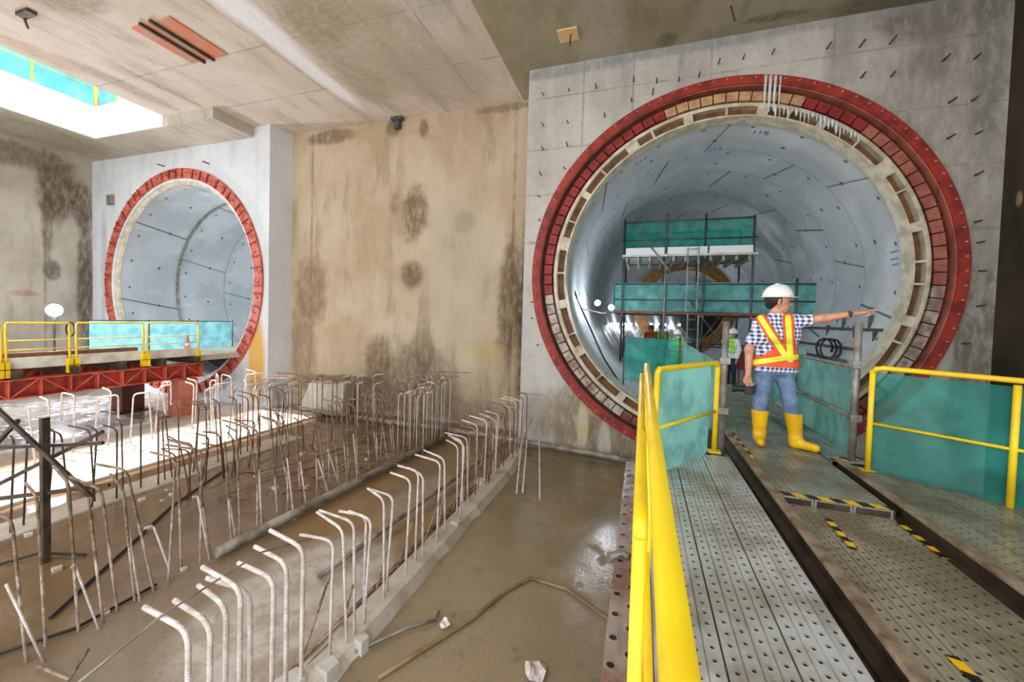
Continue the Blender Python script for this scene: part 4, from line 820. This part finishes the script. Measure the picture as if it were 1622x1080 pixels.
MB().sheet(quadnet((-.6,SY0+.06,2.0),(2.68,SY0+.06,2.0),(2.6,SY0+.06,2.8),(-.52,SY0+.06,2.8),.03,3), 40, 8).build('upper_net', M['net_dark'], sc)
MB().sheet(quadnet((-.62,SY1,1.9),(2.68,SY1,1.9),(2.6,SY1,2.8),(-.52,SY1,2.8),.03,3), 40, 8).build('rear_net', M['net_dark'], sc)
def ladder(x, y, z0, z1, label):
    o = thing('ladder', (x,y,z0), label, 'ladder')
    for s in (-.13,.13): MB().bar((x+s,y,z0),(x+s,y,z1), .03, .03).build('stile', M['galv'], o)
    z = z0+.15
    while z < z1: MB().tube([(x-.13,y,z),(x+.13,y,z)], .013, 6).build('rung', M['galv'], o); z += .25
ladder(1.2, SY0-.22, .3, 2.0, 'pale ladder on the scaffold between its two decks')
ladder(1.25, SY0-.25, -1.55, .25, 'pale ladder below the lower scaffold deck')
# work lamps in the tunnel
def worklamp(x, y, z, e, label, r=.07):
    o = thing('work_lamp', (x,y,z), label, 'work lamp'); MB().tube([(x,y+.02,z),(x+.01,y-.02,z)], r, 16).build('lens', M['lamp'], o); MB().tube([(x,y+.09,z),(x,y+.02,z)], [r*.6,r*1.1], 12).build('housing', M['galv_dark'], o)
    lamp('POINT', (x+.35,y-.5,z+.1), e*.17, (.82,.92,1), .08)
worklamp(-1.12,10.9,.47, 60,'bright round work lamp on the tunnel left side, between the other two')
worklamp(-.78,11.0,.36, 70,'bright round work lamp touching the left end of the scaffold')
worklamp(-1.42,9.7,.46, 40,'leftmost bright work lamp just inside the large portal', .05)
tag(MB().tube([(-1.45,9.75,.3),(-1.0,10.9,.2),(-.75,11.6,.25)], .015, 6).build('lamp_bracket', M['galv']), 'thin pale bracket carrying the tunnel work lamps', 'bracket')
k = 0
for (x, yy), a in secs:
    k += 1
    if yy > 15.0 and k % 2 == 0 and yy < 40:
        th = math.radians(203); px = x+2.66*math.cos(th)*math.cos(a); py = yy-2.66*math.cos(th)*math.sin(a); pz = TR[1]+2.66*math.sin(th)
        o = thing('festoon_lamp', (px,py,pz), 'small white lamp with modelled light streak, deep on the left side of the large tunnel', 'lamp', 'festoon lamps deep in the tunnel')
        MB().tube([(px,py-.04,pz),(px,py+.04,pz)], .05, 10).build('bulb', M['lamp_small'], o)
        pts = [(x+2.71*math.cos(math.radians(t))*math.cos(a), yy-2.71*math.cos(math.radians(t))*math.sin(a), TR[1]+2.71*math.sin(math.radians(t))) for t in range(203, 246, 5)]
        MB().tube(pts, .02, 6).build('light_streak_arc', M['white'], o)  # white tube shaped as the lamp's light streak on the lining
        if k % 4 == 0: lamp('POINT', (px+.2,py,pz), 25, (.85,.93,1), .06)
# cables and pipes
rod([(-1.5,9.2,.75),(-1.35,9.15,.4),(-1.1,9.1,-.1),(-.75,9.0,-.8),(-.35,8.9,-1.35),(-.05,8.5,-1.75),(.1,8.05,-2.0)], .02, 'black', 'cable', 'black cable hanging over the lower left of the portal ring', 'cable', n=8)
rod([(-1.45,9.3,.2),(-1.25,9.0,-.2),(-1.05,8.9,-.8),(-.9,8.9,-1.0)], .012, 'black', 'cable', 'thin dark cable left of the black cable in the portal', 'cable', n=8)
for z, x, lab in ((-.02,3.84,'upper dark pipe along the right side of the large tunnel'), (-.38,3.66,'middle dark pipe along the right side of the large tunnel'), (-.6,3.5,'lowest dark pipe along the right side of the large tunnel')):
    rod([(x,8.62 if z > -.3 else 9.0,z),(x,13,z)], .028, 'galv_dark', 'service_pipe', lab, 'pipe', n=10)
rod([(3.45+.15*math.sin(a*1.0),9.4+.03*a,-.42+.2*math.cos(a)) for a in [i*.5 for i in range(30)]], .02, 'black', 'hose_coil', 'coiled black hose on the right side inside the large portal', 'hose')
for k, (y, z) in enumerate(((8.75,-.15),(9.1,.1),(9.5,-.1),(10.1,.05),(10.7,-.1))):
    xx = TR[0]+math.sqrt(2.72**2-(z+.15-TR[1])**2); tag(MB().box((xx-.06,y-.02,z-.12), (xx,y+.02,z+.15)).build('pipe_bracket', M['galv_dark']), 'small dark bracket above the pipes on the right tunnel side', 'bracket', 'pipe brackets')
# fill lamps added to brighten the left tunnel; no such fittings known
def fill_lamp(x, y, z, L, e, label, group=None):
    o = thing('fill_lamp', (x,y,z), label, 'fill lamp', group); MB().tube([(x,y-L/2,z),(x,y+L/2,z)], .02, 8).build('tube', M['lamp_small'], o); MB().box((x-.04,y-L/2,z+.02), (x+.04,y+L/2,z+.06)).build('fill_lamp_fitting', M['white'], o)
    lamp('POINT', (x,y,z-.12), e, (.88,.94,1), .15)

for i, y in enumerate((10.5, 14.5, 19, 24)): fill_lamp(-12.4, y, 3.3, 1.0, 75, 'added fill lamp tube in the crown of the left tunnel', 'fill lamps of the left tunnel')
for i, y in enumerate((9.6,)): fill_lamp(2.9, y, 3.0, 1.0, (55, 50, 50)[i], 'added fill lamp tube high on the right side of the large tunnel', 'fill lamps of the large tunnel') if i else None
# ---------------------------------------------------------------- people: one smooth surface per body, grown from tapered limbs
def field(prims, lo, hi, h, k=.02):
    lo = np.array(lo, np.float32); n = np.ceil((np.array(hi)-lo)/h).astype(int)+1
    ax = [lo[i]+h*np.arange(n[i], dtype=np.float32) for i in range(3)]
    F = np.full(n, .12, np.float32)
    for p in prims:
        a, b, ra, rb = np.array(p[0], float), np.array(p[1], float), p[2], p[3]; kk = p[4] if len(p) > 4 else k; sc = np.array(p[5]) if len(p) > 5 else np.ones(3)
        m = max(ra, rb)/sc.min()+kk+.03
        i0 = np.clip(((np.minimum(a, b)-m-lo)/h).astype(int), 0, n-1); i1 = np.clip(((np.maximum(a, b)+m-lo)/h).astype(int)+2, 1, n)
        sl = tuple(slice(i0[i], i1[i]) for i in range(3))
        X = ax[0][sl[0]][:, None, None]; Y = ax[1][sl[1]][None, :, None]; Z = ax[2][sl[2]][None, None, :]
        c = (a+b)/2; X = (X-c[0])*sc[0]; Y = (Y-c[1])*sc[1]; Z = (Z-c[2])*sc[2]; a2 = (a-c)*sc; b2 = (b-c)*sc; d = b2-a2; L = max(d@d, 1e-9)
        t = np.clip(((X-a2[0])*d[0]+(Y-a2[1])*d[1]+(Z-a2[2])*d[2])/L, 0, 1)
        D = np.sqrt((X-a2[0]-t*d[0])**2+(Y-a2[1]-t*d[1])**2+(Z-a2[2]-t*d[2])**2)-(ra+(rb-ra)*t)
        G = F[sl]; hh = np.clip(.5+.5*(G-D)/kk, 0, 1); F[sl] = G+(D-G)*hh-kk*hh*(1-hh)
    return F, lo, h
def nets(F, lo, h):
    """naive surface nets: field -> quad mesh"""
    s = F < 0; nx, ny, nz = F.shape
    cnt = np.zeros((nx-1, ny-1, nz-1), np.int8)
    for i in (0, 1):
        for j in (0, 1):
            for k in (0, 1): cnt += s[i:nx-1+i, j:ny-1+j, k:nz-1+k]
    act = (cnt > 0) & (cnt < 8); idx = -np.ones(act.shape, np.int64); C3 = np.argwhere(act); idx[act] = np.arange(len(C3))
    acc = np.zeros((len(C3), 3)); num = np.zeros(len(C3))
    cor = [(i, j, k) for i in (0, 1) for j in (0, 1) for k in (0, 1)]
    for a in cor:
        for b in cor:
            if sum(b)-sum(a) == 1 and all(y >= x for x, y in zip(a, b)):
                va = F[C3[:,0]+a[0], C3[:,1]+a[1], C3[:,2]+a[2]]; vb = F[C3[:,0]+b[0], C3[:,1]+b[1], C3[:,2]+b[2]]
                m = (va < 0) != (vb < 0); t = np.where(m, va/(va-vb+1e-12), 0)
                P = np.array(a)[None]+t[:, None]*(np.array(b)-np.array(a))[None]; acc[m] += P[m]; num[m] += 1
    V = (C3+acc/num[:, None])*h+lo
    Q = []
    for ax in range(3):
        sl0 = [slice(None)]*3; sl1 = [slice(None)]*3; sl0[ax] = slice(0, -1); sl1[ax] = slice(1, None)
        e = s[tuple(sl0)] != s[tuple(sl1)]; E = np.argwhere(e); o1, o2 = [i for i in range(3) if i != ax]
        ok = (E[:, o1] > 0) & (E[:, o2] > 0) & (E[:, o1] < F.shape[o1]-1) & (E[:, o2] < F.shape[o2]-1); E = E[ok]
        def at(d1, d2): q = E.copy(); q[:, o1] -= d1; q[:, o2] -= d2; return idx[q[:,0], q[:,1], q[:,2]]
        q = np.stack([at(1,1), at(0,1), at(0,0), at(1,0)], 1)
        flip = s[tuple(sl0)][tuple(E.T)]; flip = ~flip if ax != 1 else flip; q[flip] = q[flip][:, ::-1]; Q.append(q)
    return V, np.concatenate(Q)
def nmesh(name, FH, mat, parent, smooth=True):
    V, Q = nets(*FH); me = bpy.data.meshes.new(name); me.from_pydata(V.tolist(), [], Q.tolist()); me.materials.append(mat)
    me.polygons.foreach_set('use_smooth', [smooth]*len(me.polygons)); me.update()
    o = bpy.data.objects.new(name, me); C.objects.link(o); o.parent = parent; return o
def grid(FH):
    F, lo, h = FH; return [lo[i]+h*np.arange(F.shape[i]).reshape([-1 if j == i else 1 for j in range(3)]) for i in range(3)]
def cloth_mat(name, fn=None, rgb=(200,200,200), rgb2=None, rough=.85):
    t = NT(name, rough); oc = t.n.new('ShaderNodeTexCoord').outputs['Object']
    if fn: t.color(fn(t, oc))
    else: n = t.noise(14, 4, .6, oc); t.color(t.mix(t.mr(n, .35, .65), lin(*rgb), lin(*(rgb2 or [int(x*.86) for x in rgb]))))
    n = t.noise(9, 4, .6, oc); t.bump(n, .35, .02); return t.m
def check(t, oc):
    x, y, z = t.sep(oc); s = .021; u = t.math('ADD', t.math('MULTIPLY', x, .85), t.math('MULTIPLY', y, .6))
    a = t.math('GREATER_THAN', t.math('FRACT', t.math('DIVIDE', u, s*2)), .5); b = t.math('GREATER_THAN', t.math('FRACT', t.math('DIVIDE', z, s*2)), .5)
    return t.mix(t.math('MULTIPLY', t.math('ADD', a, b), .5), lin(236,238,246), lin(40,48,112))
SKIN = cloth_mat('skin', None, (214,158,128), (196,134,104), .5); HAIR = simple('black_hair', (26,22,20), .6)
SHIRT = cloth_mat('checked_shirt', check); JEANS = cloth_mat('blue_jeans', None, (120,142,170), (92,112,144)); BOOT = simple('yellow_rubber', (246,196,24), .35, rgb2=(226,170,20), vscale=5)
VO = simple('vest_orange', (240,96,50), .7); VY = simple('vest_yellow_reflective', (238,240,70), .4); HELM = simple('white_helmet', (240,238,236), .3); MASK = simple('pale_blue_mask', (176,206,216), .8)
def head_prims(hx, hy, hz, f, k=.018):
    """head centred at (hx,hy,hz) facing unit vector f (x,y)"""
    fx, fy = f; sx, sy = -fy, fx
    q = lambda u, v, w_: (hx+u*fx+v*sx, hy+u*fy+v*sy, hz+w_)
    P = [(q(-.03,0,.035), q(.02,0,.03), .088, .082, k), (q(.0,0,-.02), q(.035,0,-.045), .068, .052, k), (q(.045,0,-.075), q(.055,0,-.082), .032, .026, k), (q(.07,0,.0), q(.078,0,-.01), .028, .024, k),
         (q(.09,0,.008), q(.112,0,-.02), .010, .014, .008), (q(.083,0,-.045), q(.088,0,-.047), .016, .014, .008), (q(.088,-.02,-.05), q(.088,.02,-.05), .006, .006, .006), (q(.078,-.035,.02), q(.078,.035,.02), .016, .016, .01)]
    for s in (-1, 1): P += [(q(-.012,s*.078,-.005), q(-.004,s*.084,.022), .014, .016, .006), (q(-.01,s*.074,-.025), q(-.006,s*.078,-.012), .009, .011, .006)]
    return P, q
def face_bits(root, q, mask=False, glasses=True):
    b = MB(True)
    for s in (-1, 1):
        c = Vector(q(.083, s*.03, .005)); b.tube([c-Vector((0,0,.004)), c, c+Vector((0,0,.004))], [.006,.010,.006], 8)
    b.build('eyes', M['black'], root)
    if glasses:
        b = MB(True)
        for s in (-1, 1):
            c = [q(.1, s*.032+.02*math.cos(t), .005+.016*math.sin(t)) for t in [i*math.pi/5 for i in range(11)]]; b.tube(c, .002, 5); b.tube([q(.1,s*.052,.008), q(0,s*.088,.012)], .002, 5)
        b.tube([q(.102,-.012,.008), q(.102,.012,.008)], .002, 5); b.build('glasses', M['black'], root)
def helmet(root, q, r=.128, tilt=.0):
    b = MB(True); n = 28; vs = []; fs = []; rings = 9
    for i in range(rings):
        a = math.pi/2*i/(rings-1); 
        for j in range(n):
            t = 2*math.pi*j/n; u = (r+.017)*math.cos(a)*math.cos(t)-.012; v = r*.9*math.cos(a)*math.sin(t)
            vs.append(q(u, v, .055+.135*math.sin(a)+.004*math.cos(2*t)-tilt*u))
    for i in range(rings-1):
        for j in range(n): fs.append((i*n+j, i*n+(j+1) % n, (i+1)*n+(j+1) % n, (i+1)*n+j))
    b.add(vs, fs, True)
    vs = []; # brim: narrow all round, long at the front
    for j in range(n):
        t = 2*math.pi*j/n; e = .012+.045*max(0, math.cos(t))**2
        for rr_, zz in ((1.0,.058),(1.0+e/r,.05)): vs.append(q((r+.017)*rr_*math.cos(t)-.012, r*.9*rr_*math.sin(t), zz-tilt*r*math.cos(t)))
    b.add(vs, [(2*j, 2*j+1, (2*j+3) % (2*n), (2*j+2) % (2*n)) for j in range(n)], True)
    b.tube([q(-.11,0,.15), q(-.03,0,.193), q(.06,0,.175), q(.115,0,.11)], .008, 6)
    return b.build('helmet', HELM, root, thick=.004)
def hair(root, q, hz_cut=.05):
    P = [(q(-.04,0,.035), q(-.012,0,.035), .094, .092), (q(-.07,0,-.02), q(-.06,0,-.0), .055, .06)]
    F, lo, h = field(P, tuple(np.array(q(-.02,0,0))-.16), tuple(np.array(q(-.02,0,0))+.16), .006)
    X, Y, Z = grid((F, lo, h)); c = np.array(q(.018,0,0)); fv = np.array(q(1,0,0))-np.array(q(0,0,0))
    front = (X-c[0])*fv[0]+(Y-c[1])*fv[1]; ztop = c[2]+.07; F = np.maximum(F, front); F = np.maximum(F, Z-ztop)
    return nmesh('hair', (F, lo, h), HAIR, root)
def hand(wr, d, palm_n, kind, s=1.0):
    """fingers and thumb for a hand at wrist wr, pointing along d; palm_n = direction the palm faces"""
    wr, d, pn = Vector(wr), Vector(d).normalized(), Vector(palm_n).normalized(); sd = d.cross(pn).normalized(); P = []
    for t in (-.022,-.007,.008,.022): P.append((wr+sd*t*.7*s, wr+d*.085*s+sd*t*1.25*s, .0155*s, .0135*s, .010))
    L = (.038,.043,.040,.032)
    for i, t in enumerate((.030,.010,-.010,-.029)):
        base = wr+d*.088*s+sd*t*s; ln = L[i]*s; cur = kind if not (kind == 'point' and i == 0) else 'straight'
        a = {'straight': (.08,.1,.12), 'point': (1.0,1.45,1.3), 'grip': (.75,1.2,1.0), 'relax': (.3,.45,.4)}[cur]; ang = 0; p = base; r = .0092*s
        for j, f in enumerate((1.0,.72,.6)):
            ang += a[j]; q_ = p+(d*math.cos(ang)+pn*math.sin(ang))*ln*f; P.append((p, q_, r, r*.92, .004)); p = q_; r *= .92
    tb = wr+d*.025*s+sd*.026*s; td = (d*.65+sd*.75+pn*(.35 if kind != 'relax' else .1)).normalized(); t1 = tb+td*.042*s; t2 = t1+(d*.8+sd*(.1 if kind != 'point' else .35)+pn*.35).normalized()*.032*s
    P += [(wr+d*.015*s+sd*.012*s, tb, .016*s, .013*s, .008), (tb, t1, .0125*s, .0105*s, .005), (t1, t2, .0105*s, .0085*s, .004)]
    return [(tuple(p[0]), tuple(p[1]))+tuple(p[2:]) for p in P]
AZ = math.atan2(1.31, 4.58)
man = thing('person', tuple(W((1.31,4.58,DZ+.002))), 'man in checked shirt and orange yellow vest pointing right, yellow rubber boots, white helmet', 'person', raw=True, rz=-AZ)
hp, hq = head_prims(-.082, .0, 1.525, (.985,.17))
torso = [((-.17,-.03,.84),(-.01,.04,.84),.118,.118), ((-.155,-.03,.98),(-.02,.03,.98),.112,.112), ((-.185,-.05,1.17),(.0,.045,1.19),.118,.118), ((-.22,-.07,1.295),(.05,.07,1.325),.068,.066), ((-.12,-.01,1.33),(-.09,.0,1.40),.07,.06)]
armL = [((.06,.08,1.32),(.315,.055,1.368),.056,.042), ((.315,.055,1.368),(.545,.02,1.418),.042,.026)]
armR = [((-.24,-.08,1.285),(-.325,-.10,1.01),.056,.043), ((-.325,-.10,1.01),(-.322,-.145,.745),.042,.027)]
legs = [((-.165,-.03,.82),(-.205,-.04,.47),.084,.056), ((-.205,-.04,.47),(-.2,.0,.10),.054,.040), ((-.015,.04,.82),(.06,.03,.47),.084,.056), ((.06,.03,.47),(.12,.035,.10),.054,.040), ((-.2,.0,.07),(-.185,-.13,.045),.04,.03), ((.12,.035,.07),(.25,-.02,.045),.04,.03)]
neck = [((-.11,0,1.36),(-.092,0,1.47),.056,.054)]
hands = hand((.545,.02,1.418), (.97,-.06,.22), (.0,.25,-1), 'point') + hand((-.322,-.145,.745), (.08,.03,-1), (.6,-.8,0), 'grip')
Fb = field(torso+neck+hp+armL+armR+legs+hands, (-.44,-.32,-.01), (.77,.3,1.75), .0055, .022)
body = nmesh('body', Fb, SKIN, man)
helmet(man, hq, .125); hair(man, hq); face_bits(man, hq)
inf = lambda P, e: [(p[0], p[1], p[2]+e, p[3]+e)+tuple(p[4:]) for p in P]
sleeveL = [((.05,.075,1.318),(.215,.065,1.348),.068,.066)]; sleeveR = [((-.235,-.08,1.285),(-.305,-.095,1.075),.068,.068)]
sf = inf(torso, .016)+sleeveL+sleeveR; slo, shi = (-.42,-.28,.74), (.30,.28,1.46)
Fs, lo, h = field(sf, slo, shi, .007, .025); X, Y, Z = grid((Fs, lo, h)); S0 = Fs.copy()
wr_ = .004*np.sin(38*Z+11*X)*np.sin(19*X+14*Y)
shirt = np.maximum(Fs+wr_, .79-Z); shirt = np.maximum(shirt, X-.218); shirt = np.maximum(shirt, np.where(X < -.27, (1.065-Z), -1)); shirt = np.maximum(shirt, Z-1.405)
nmesh('shirt', (shirt.astype(np.float32), lo, h), SHIRT, man)
b = MB(True)
for s in (-1, 1): b.add([(-.10+s*.01,-.062,1.375),(-.10+s*.055,-.075,1.35),(-.10+s*.075,-.03,1.40),(-.10+s*.05,.0,1.425),(-.10+s*.03,-.05,1.41)], [(0,1,2,3,4)])
b.build('collar', SHIRT, man, thick=.006)
Fv, lo2, h2 = field(inf(torso, .022)+[((-.2,-.07,1.31),(.03,.06,1.335),.085,.085)], (-.40,-.26,.80), (.22,.26,1.46), .0045, .025); X, Y, Z = grid((Fv, lo2, h2))
def segd(ax_, az, bx, bz):
    dx, dz = bx-ax_, bz-az; t = np.clip(((X-ax_)*dx+(Z-az)*dz)/(dx*dx+dz*dz), 0, 1); return np.sqrt((X-ax_-t*dx)**2+(Z-az-t*dz)**2)
strips = [(-.235,1.36,.01,.95), (.01,.95,-.30,.875), (.005,1.37,.045,.93), (.01,.945,.11,.96)]
md = np.minimum.reduce([segd(*s) for s in strips]); shell = np.maximum(Fv, -(Fv+.006))
yel = np.maximum(np.maximum(Fv-.003, -(Fv+.004)), md-.027); org = np.maximum(shell, md-.05)
low = np.maximum(np.maximum(shell, np.abs(Z-.90)-.055), -1.0*np.ones_like(md)); fill = np.maximum(np.maximum(shell, .93-Z), np.maximum(Z-1.12+.9*np.abs(X+.02), -1)); org = np.minimum(org, np.minimum(low, fill))
vst = nmesh('vest', ((org+0*Z).astype(np.float32), lo2, h2), VO, man); nmesh('reflective_strips', ((yel+0*Z).astype(np.float32), lo2, h2), VY, man).parent = vst
jp = inf(legs[:4], .014)+inf(torso[:1], .012); Fj, lo, h = field(jp, (-.36,-.2,.26), (.26,.24,.93), .007, .03); X, Y, Z = grid((Fj, lo, h))
Fj = np.maximum(Fj+.004*np.sin(45*Z+8*X)*np.cos(16*Y), np.maximum(.33-Z, Z-.90)); nmesh('jeans', (Fj.astype(np.float32), lo, h), JEANS, man)
for (x, y, kx, ky, tx_, ty_) in ((-.2,0,-.204,-.02,-.18,-.165),(.12,.035,.09,.033,.285,-.03)):
    P = [((kx,ky,.365),(x,y,.12),.083,.060), ((x,y,.10),(x,y,.05),.058,.052,.03), ((x,y,.055),(tx_,ty_,.045),.052,.042,.03)]
    F, lo, h = field(P, (min(x,tx_)-.14,min(y,ty_)-.13,-.02), (max(x,tx_)+.14,max(y,ty_)+.13,.42), .006); X, Y, Z = grid((F, lo, h)); F = np.maximum(F, np.maximum(Z-.362, .0-Z)); nmesh('rubber_boot', (F.astype(np.float32), lo, h), BOOT, man)
b = MB(True); b.tube([(.498,.026,1.41),(.515,.024,1.414)], .033, 14); b.tube([(.507,-.012,1.417),(.507,-.006,1.417)], .02, 12); b.build('watch', M['black'], man)
# camera held in the lowered hand (a thing of its own)
R0 = Matrix.Rotation(-AZ, 3, 'Z')
cam_o = thing('camera', tuple(man.location+R0 @ Vector((-.30,-.13,.585))), 'black photo camera with long lens held in the lowered hand of the pointing man', 'camera', raw=True, rz=-AZ)
b = MB(True); b.box((-.035,-.055,-.045), (.035,.075,.045)); b.box((-.03,-.015,.045), (.03,.035,.072)); b.box((-.045,-.075,-.045), (.03,-.05,.04)); b.build('camera_body', M['black'], cam_o, bevel=.006)
b = MB(True); b.tube([(-.03,.01,0),(-.06,.01,0),(-.065,.01,0),(-.12,.01,-.002),(-.125,.01,-.002),(-.165,.01,-.004)], [.036,.036,.033,.033,.039,.041], 20); b.build('lens', M['black'], cam_o)
# the workers deeper in the tunnel
def worker(p, hgt, rz, label, vest, top, trousers, fdir=(0,-1), mask=False, arms='down', helmet_c=None):
    s = hgt/1.76; o = thing('person', tuple(W(p)), label, 'person', raw=True, rz=rz); sc3 = lambda P: [tuple(tuple(c*s for c in q) if isinstance(q, tuple) and len(q) == 3 else (q*s if i < 4 else q) for i, q in enumerate(p_)) for p_ in P]
    hp, hq_ = head_prims(0, 0, 1.56*s, fdir)
    tor = sc3([((-.09,0,.92),(.09,0,.92),.11,.11), ((-.07,0,1.08),(.07,0,1.08),.105,.105), ((-.1,0,1.28),(.1,0,1.28),.11,.11), ((-.15,0,1.4),(.15,0,1.4),.06,.06)])
    if arms == 'down': ar = sc3([((-.19,0,1.39),(-.25,.02,1.12),.05,.04), ((-.25,.02,1.12),(-.24,-.06,.86),.038,.027), ((.19,0,1.39),(.25,.02,1.12),.05,.04), ((.25,.02,1.12),(.24,-.06,.86),.038,.027)])
    else: ar = sc3([((-.19,0,1.39),(-.24,-.02,1.12),.05,.04), ((-.24,-.02,1.12),(-.08,-.24,1.12),.038,.027), ((.19,0,1.39),(.24,-.02,1.12),.05,.04), ((.24,-.02,1.12),(.06,-.24,1.08),.038,.027)])
    w1, w2 = ar[1][1], ar[3][1]; dn = (0,-.1,-1) if arms == 'down' else (.6,-.7,0)
    hs = hand(w1, dn, (1,0,0), 'relax', s)+hand(w2, dn if arms == 'down' else (-.6,-.7,0), (-1,0,0), 'relax', s)
    lg = sc3([((-.085,0,.9),(-.1,-.01,.5),.085,.06), ((-.1,-.01,.5),(-.11,.02,.1),.055,.04), ((.085,0,.9),(.1,-.01,.5),.085,.06), ((.1,-.01,.5),(.11,.02,.1),.055,.04), ((-.11,.02,.05),(-.12,-.13,.04),.042,.035), ((.11,.02,.05),(.12,-.13,.04),.042,.035)])
    nk = sc3([((0,.01,1.42),(0,.005,1.52),.05,.05)])
    nmesh('body', field(tor+nk+hp+ar+lg+hs, (-.36,-.4,-.01), (.36,.2,1.8*s), .009, .022), SKIN, o)
    F, lo, h = field(inf(tor, .016)+inf(ar, .016), (-.4,-.4,.8*s), (.4,.24,1.5*s), .010); X, Y, Z = grid((F, lo, h)); F = np.maximum(F, np.maximum(.86*s-Z, Z-1.465*s)); nmesh('long_sleeve_top', (F.astype(np.float32), lo, h), top, o)
    F, lo, h = field(inf(lg[:4], .014)+inf(tor[:1], .012), (-.3,-.2,.02), (.3,.24,1.05*s), .010); X, Y, Z = grid((F, lo, h)); F = np.maximum(F, np.maximum(.07-Z, Z-.97*s)); nmesh('trousers', (F.astype(np.float32), lo, h), trousers, o)
    F, lo, h = field(inf(tor, .026), (-.3,-.2,.85*s), (.3,.2,1.52*s), .008); X, Y, Z = grid((F, lo, h)); V_ = np.maximum(F, np.maximum(.98*s-Z, np.maximum(Z-1.47*s, np.abs(X)-.165*s))); V_ = np.maximum(V_, np.where(Y < 0, .02-np.abs(X)-.25*(Z-1.15*s), -1)); nmesh('hi_vis_vest', (V_.astype(np.float32), lo, h), vest, o)
    for x in (-.115*s,.115*s):
        F, lo, h = field([((x,.02,.07),(x*1.05,-.14,.05),.052,.044)], (x-.1,-.24,-.01), (x+.1,.12,.16), .008); X, Y, Z = grid((F, lo, h)); F = np.maximum(F, -Z); nmesh('boot', (F.astype(np.float32), lo, h), M['black'], o)
    hm = helmet(o, hq_, .128)
    if helmet_c: hm.data.materials[0] = helmet_c
    hair(o, hq_); face_bits(o, hq_, glasses=False)
    if mask: b = MB(True); b.tube([hq_(.085,0,-.01), hq_(.1,0,-.035), hq_(.075,0,-.08)], [.03,.042,.03], 10); b.build('face_mask', MASK, o)
    return o
GREEN = simple('vest_green', (150,220,70), .7); WHT = cloth_mat('white_cloth', None, (232,234,240)); NAVY = simple('navy_cloth', (34,38,58), .8); GT = simple('green_trousers', (96,190,110), .8)
worker((2.12,11.4,-1.515), 1.56, -.9, 'worker in white long sleeves, green vest and mask, left of the pointing man', GREEN, WHT, NAVY, mask=True)
worker((.86,11.3,-1.49), 1.45, .2, 'worker in white helmet and green clothing behind the dark framed green net', GREEN, GT, GT, arms='front', mask=True)
worker((.62,14.6,-1.55), 1.66, .3, 'distant worker in green vest under the scaffold, without a white helmet', GREEN, simple('olive_cloth', (110,120,60), .8), NAVY, helmet_c=simple('dark_helmet', (60,70,50), .5))
worker((.3,14.9,-1.55), 1.62, -.4, 'distant worker in orange top under the left part of the scaffold', simple('orange_vest', (214,90,50), .8), simple('brown_cloth', (120,70,60), .8), NAVY, helmet_c=simple('orange_helmet', (200,90,60), .5))
b = MB(True); bagp = W((2.42,11.75,-1.5)); b.add([(bagp.x+x, bagp.y+y, bagp.z+z) for x, y, z in [(-.1,-.1,.4),(.12,-.1,.4),(.12,.1,.4),(-.1,.1,.4),(-.08,-.08,.95),(.1,-.08,.95),(.1,.08,.95),(-.08,.08,.95)]], [(0,3,2,1),(4,5,6,7),(0,1,5,4),(1,2,6,5),(2,3,7,6),(3,0,4,7)])
for dx in (-.06,.08): b.tube([(bagp.x+dx,bagp.y,bagp.z-.03),(bagp.x+dx,bagp.y,bagp.z+.4)], .02, 6)
tag(b.build('equipment_case', simple('dark_red_case', (130,34,44), .6), bevel=.02), 'dark red case on a stand behind the white sleeved worker', 'case')
